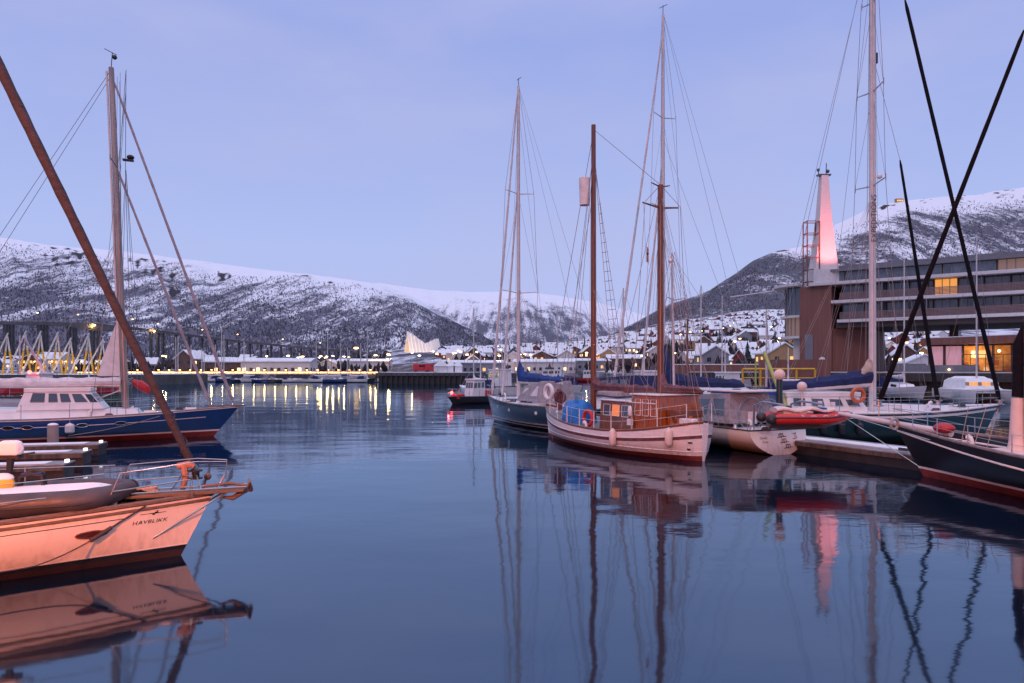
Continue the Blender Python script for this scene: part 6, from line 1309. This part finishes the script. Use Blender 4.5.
while HN < 292 and tries < 6000:
    tries += 1; u = R.random()
    if u < .80:
        px = R.uniform(560, 935) if R.random() < .8 else R.uniform(470, 640); t = R.random()
        Y = lerp(290 if px < 700 else 175, lerp(620, 1080, min(1, max(0, (px - 540) / 170))), t ** .9)
    elif u < .9: px = R.uniform(385, 520); Y = R.uniform(300, 900)
    else: px = R.uniform(-20, 400); Y = R.uniform(250, 620)
    put_house(px, Y)
# distant suburb above: counted past 300, so one mass
def suburb():
    q = MB(); 
    for k in range(1300):
        px = R.uniform(600, 950) if R.random() < .8 else R.uniform(440, 640); Y = lerp(420, lerp(800, 1150, min(1, max(0, (px - 540) / 170))), R.random() ** .8); x = (px - CX) / F * Y; z = town_z(x, Y)
        if any(abs(a - x) < 8 and abs(b_ - Y) < 8 for a, b_ in placed): continue
        w, d, h, rs = R.uniform(8, 11), R.uniform(6, 8), R.choice((3, 5.4)), 2.4; a = R.uniform(-.3, .3) + R.choice((0, 1.57)); ca, sa = math.cos(a), math.sin(a); f = lambda p: (x + p[0] * ca - p[1] * sa, Y + p[0] * sa + p[1] * ca, z + p[2])
        q.k = R.choice((0, 0, 1, 2, 3)); q.add([f(p) for p in [(-w / 2, -d / 2, -5), (w / 2, -d / 2, -5), (w / 2, d / 2, -5), (-w / 2, d / 2, -5), (-w / 2, -d / 2, h), (w / 2, -d / 2, h), (w / 2, d / 2, h), (-w / 2, d / 2, h), (-w / 2, 0, h + rs), (w / 2, 0, h + rs)]], [(0, 1, 5, 4), (2, 3, 7, 6), (1, 2, 6, 9, 5), (3, 0, 4, 8, 7)])
        q.k = 4; q.add([f(p) for p in [(-w / 2 - .4, -d / 2 - .5, h - .2), (w / 2 + .4, -d / 2 - .5, h - .2), (w / 2 + .4, 0, h + rs + .3), (-w / 2 - .4, 0, h + rs + .3), (w / 2 + .4, d / 2 + .5, h - .2), (-w / 2 - .4, d / 2 + .5, h - .2)]], [(0, 1, 2, 3), (3, 2, 4, 5)])
        for i in range(3):
            if R.random() < .55: q.k = 5; cx = -w / 3 + i * w / 3; q.add([f(p) for p in [(cx - .6, -d / 2 - .05, 1), (cx + .6, -d / 2 - .05, 1), (cx + .6, -d / 2 - .05, 2.2), (cx - .6, -d / 2 - .05, 2.2)]], [(0, 1, 2, 3)])
    o = q.build('suburb', ['house white', 'house brown', 'house red', 'house grey', 'roof snow', 'house lit window'], smooth=False); tag(o, 'dense mass of small distant houses filling the snowy town slope', 'suburb', kind='stuff')
suburb()
# bare garden trees and scrub filling the gaps between the houses
def scrub():
    q = MB(); vs, fs = [], []
    for k in range(7000):
        px = R.uniform(600, 940) if R.random() < .72 else R.uniform(60, 640); Y = lerp(262 if px < 700 else 180, lerp(700, 1200, min(1, max(0, (px - 500) / 200))), R.random() ** .8); x = (px - CX) / F * Y
        if 385 < px < 455 and Y < 760: continue
        if any(abs(a - x) < 5 and abs(b_ - Y) < 5 for a, b_ in placed): continue
        z = town_z(x, Y) - .3; h = R.uniform(2.5, 6.5); r = h * R.uniform(.2, .34); a = R.random() * 6; o_ = len(vs)
        for i in range(4): vs.append((x + r * math.cos(a + i * 1.57) * R.uniform(.6, 1.2), Y + r * math.sin(a + i * 1.57), z + h * R.uniform(.35, .6)))
        vs += [(x + R.uniform(-.4, .4), Y, z + h), (x, Y, z)]
        for i in range(4): fs += [(o_ + i, o_ + (i + 1) % 4, o_ + 4), (o_ + (i + 1) % 4, o_ + i, o_ + 5)]
    q.add(vs, fs); tag(q.build('scrub', 'garden scrub', smooth=False), 'bare garden trees and scrub between the town houses', 'scrub', kind='stuff')
mat('garden scrub', (.055, .045, .05), .95, var=.4, vscale=.05, spec=.1); scrub()
# trees among the houses
mat('spruce needles', (.028, .040, .034), .9, var=.4, vscale=.6); mat('bark', (.07, .05, .04), .9, var=.2)
def spruce_mesh(seed):
    r = random.Random(seed); q = MB(); vs, fs = [], []; H = 10
    for k in range(11):
        z = 1.2 + (H - 1.2) * k / 11; rad = 2.5 * (1 - k / 11.5) * r.uniform(.8, 1.15); n = 9
        for j in range(n):
            a = 2 * math.pi * j / n + k + r.uniform(-.2, .2); rr = rad * r.uniform(.65, 1.15); o_ = len(vs)
            vs += [(0, 0, z + 1.3), (rr * math.cos(a - .28), rr * math.sin(a - .28), z - .35), (rr * 1.12 * math.cos(a), rr * 1.12 * math.sin(a), z - .6), (rr * math.cos(a + .28), rr * math.sin(a + .28), z - .35)]; fs += [(o_, o_ + 1, o_ + 2), (o_, o_ + 2, o_ + 3)]
    q.add(vs, fs); return q.mesh('crown', 'spruce needles', False)
SP = [spruce_mesh(k) for k in range(3)]; q = MB(); q.tube((0, 0, -1), (0, 0, 8), .22, .05, 6); TR = q.mesh('trunk', 'bark')
nT = 0
for k in range(600):
    if nT >= 90: break
    px = R.uniform(480, 930) if R.random() < .8 else R.uniform(100, 480); Y = lerp(290 if px < 700 else 190, 800, R.random()); x = (px - CX) / F * Y
    if 385 < px < 455 and Y < 800: continue
    if any(abs(a - x) < 7 and abs(b_ - Y) < 7 for a, b_ in placed): continue
    z = town_z(x, Y); s_ = R.uniform(.7, 1.25); py = HZ - (z - CH) / Y * F
    o = empty('spruce_tree', (x, Y, z - .4), R.random() * 6, 'dark spruce among the houses %s %s' % (tier(py), zone(px)), 'tree', 'dark spruces in the town'); o.scale = (s_, s_, s_ * R.uniform(.9, 1.2))
    for nm, me in (('crown', SP[k % 3]), ('trunk', TR)): c = bpy.data.objects.new(nm, me); COL.objects.link(c); c.parent = o
    placed.append((x, Y)); nT += 1
# street lights in the town
nL = 0
for k in range(400):
    if nL >= 110: break
    u = R.random(); px = R.uniform(440, 935) if u < .75 else R.uniform(60, 440); Y = lerp(262 if px < 700 else 190, 760 if px > 480 else 420, R.random() ** 1.2); x = (px - CX) / F * Y; z = town_z(x, Y); py = HZ - (z - CH) / Y * F
    street_lamp((x, Y, z), 7, 'street lamp glowing among the houses %s %s' % (tier(py), zone(px)), 700 if Y < 420 else 0, r=.45 + Y * .0006, glow=R.choice(('sodium glow', 'warm glow', 'white glow')), group='street lamps in the town', rz=R.random() * 6); nL += 1
p = at(355, 348, 520); street_lamp((p.x, p.y, town_z(p.x, p.y)), p.z - town_z(p.x, p.y), 'bright orange lamp high above the shore left of the church', 0, r=1.6, group=None)
# cable car station light near the summit
p = at(899, 201.5, 2575); o = empty('mountain_station', (p.x, p.y, p.z - 4), 0, 'small lit building on the summit ridge behind the white lettered mast', 'building'); q = MB(); q.box((0, 0, 6), (26, 14, 14)); q.build('wall', 'house ochre', o); q = MB(); q.box((0, 0, 13.6), (29, 17, 1.2)); q.build('roof', 'roof snow', o)
for k in range(4): q = MB(); q.box((-9 + k * 6, -7.1, 6), (4, .3, 6)); q.build('window', 'house lit window', o)
# ---- lamps of the quay the photographer stands on
def near_lamp(loc, h, watts, color, label):
    o = empty('street_lamp', loc, 0, label, 'street lamp', 'sodium lamps on the near quay'); q = MB(); q.path([(0, 0, 0), (0, 0, h), (0, .9, h + .3)], [.09, .06, .05], 8); q.build('post', 'lamp metal', o); q = MB(); q.ball((0, 1.0, h + .25), .22, 12, 6, (1, 1.3, .5)); q.build('lamp_head', 'sodium glow', o); point_lamp(o, (0, 1.0, h - .05), watts, color, .25)
near_lamp((-8.0, -1.5, 2.0), 4.0, 13000, (1, .20, .05), 'sodium lamp on the near quay beside the cream yacht')
near_lamp((6, -5, 2.0), 7.5, 6500, (1, .42, .34), 'sodium lamp on the near quay facing the wooden ketch')
q = MB(); q.poly([(-40, -30), (40, -30), (40, -.6), (-40, -.6)], -.5, 1.9); tag(q.build('quay', 'dark concrete'), 'near concrete quay below the camera', 'quay')

def sky_blocker():  # unseen block added behind the camera to cut sky light on the hulls
    o = empty('sky_blocker', (0, -16, 1.9), 0, 'added unseen dark timber warehouse on the near quay behind the lamps', 'sky_blocker'); q = MB(); q.poly([(-34, -8), (34, -8), (34, 0), (-34, 0)], 0, 10); q.build('wall', 'brown cladding', o)
    q = MB(); q.add([(-35, .8, 9.8), (35, .8, 9.8), (35, -8.8, 9.8), (-35, -8.8, 9.8), (-35, -4, 14), (35, -4, 14)], [(0, 1, 5, 4), (2, 3, 4, 5), (1, 2, 5), (3, 0, 4), (3, 2, 1, 0)]); q.build('roof', 'roof bare', o)
    for k in range(12):
        for z in (2.2, 6): q = MB(); q.box((-30 + k * 5.4, .03, z), (1.4, .1, 1.9)); q.build('window', 'dark glass', o, False)
sky_blocker()
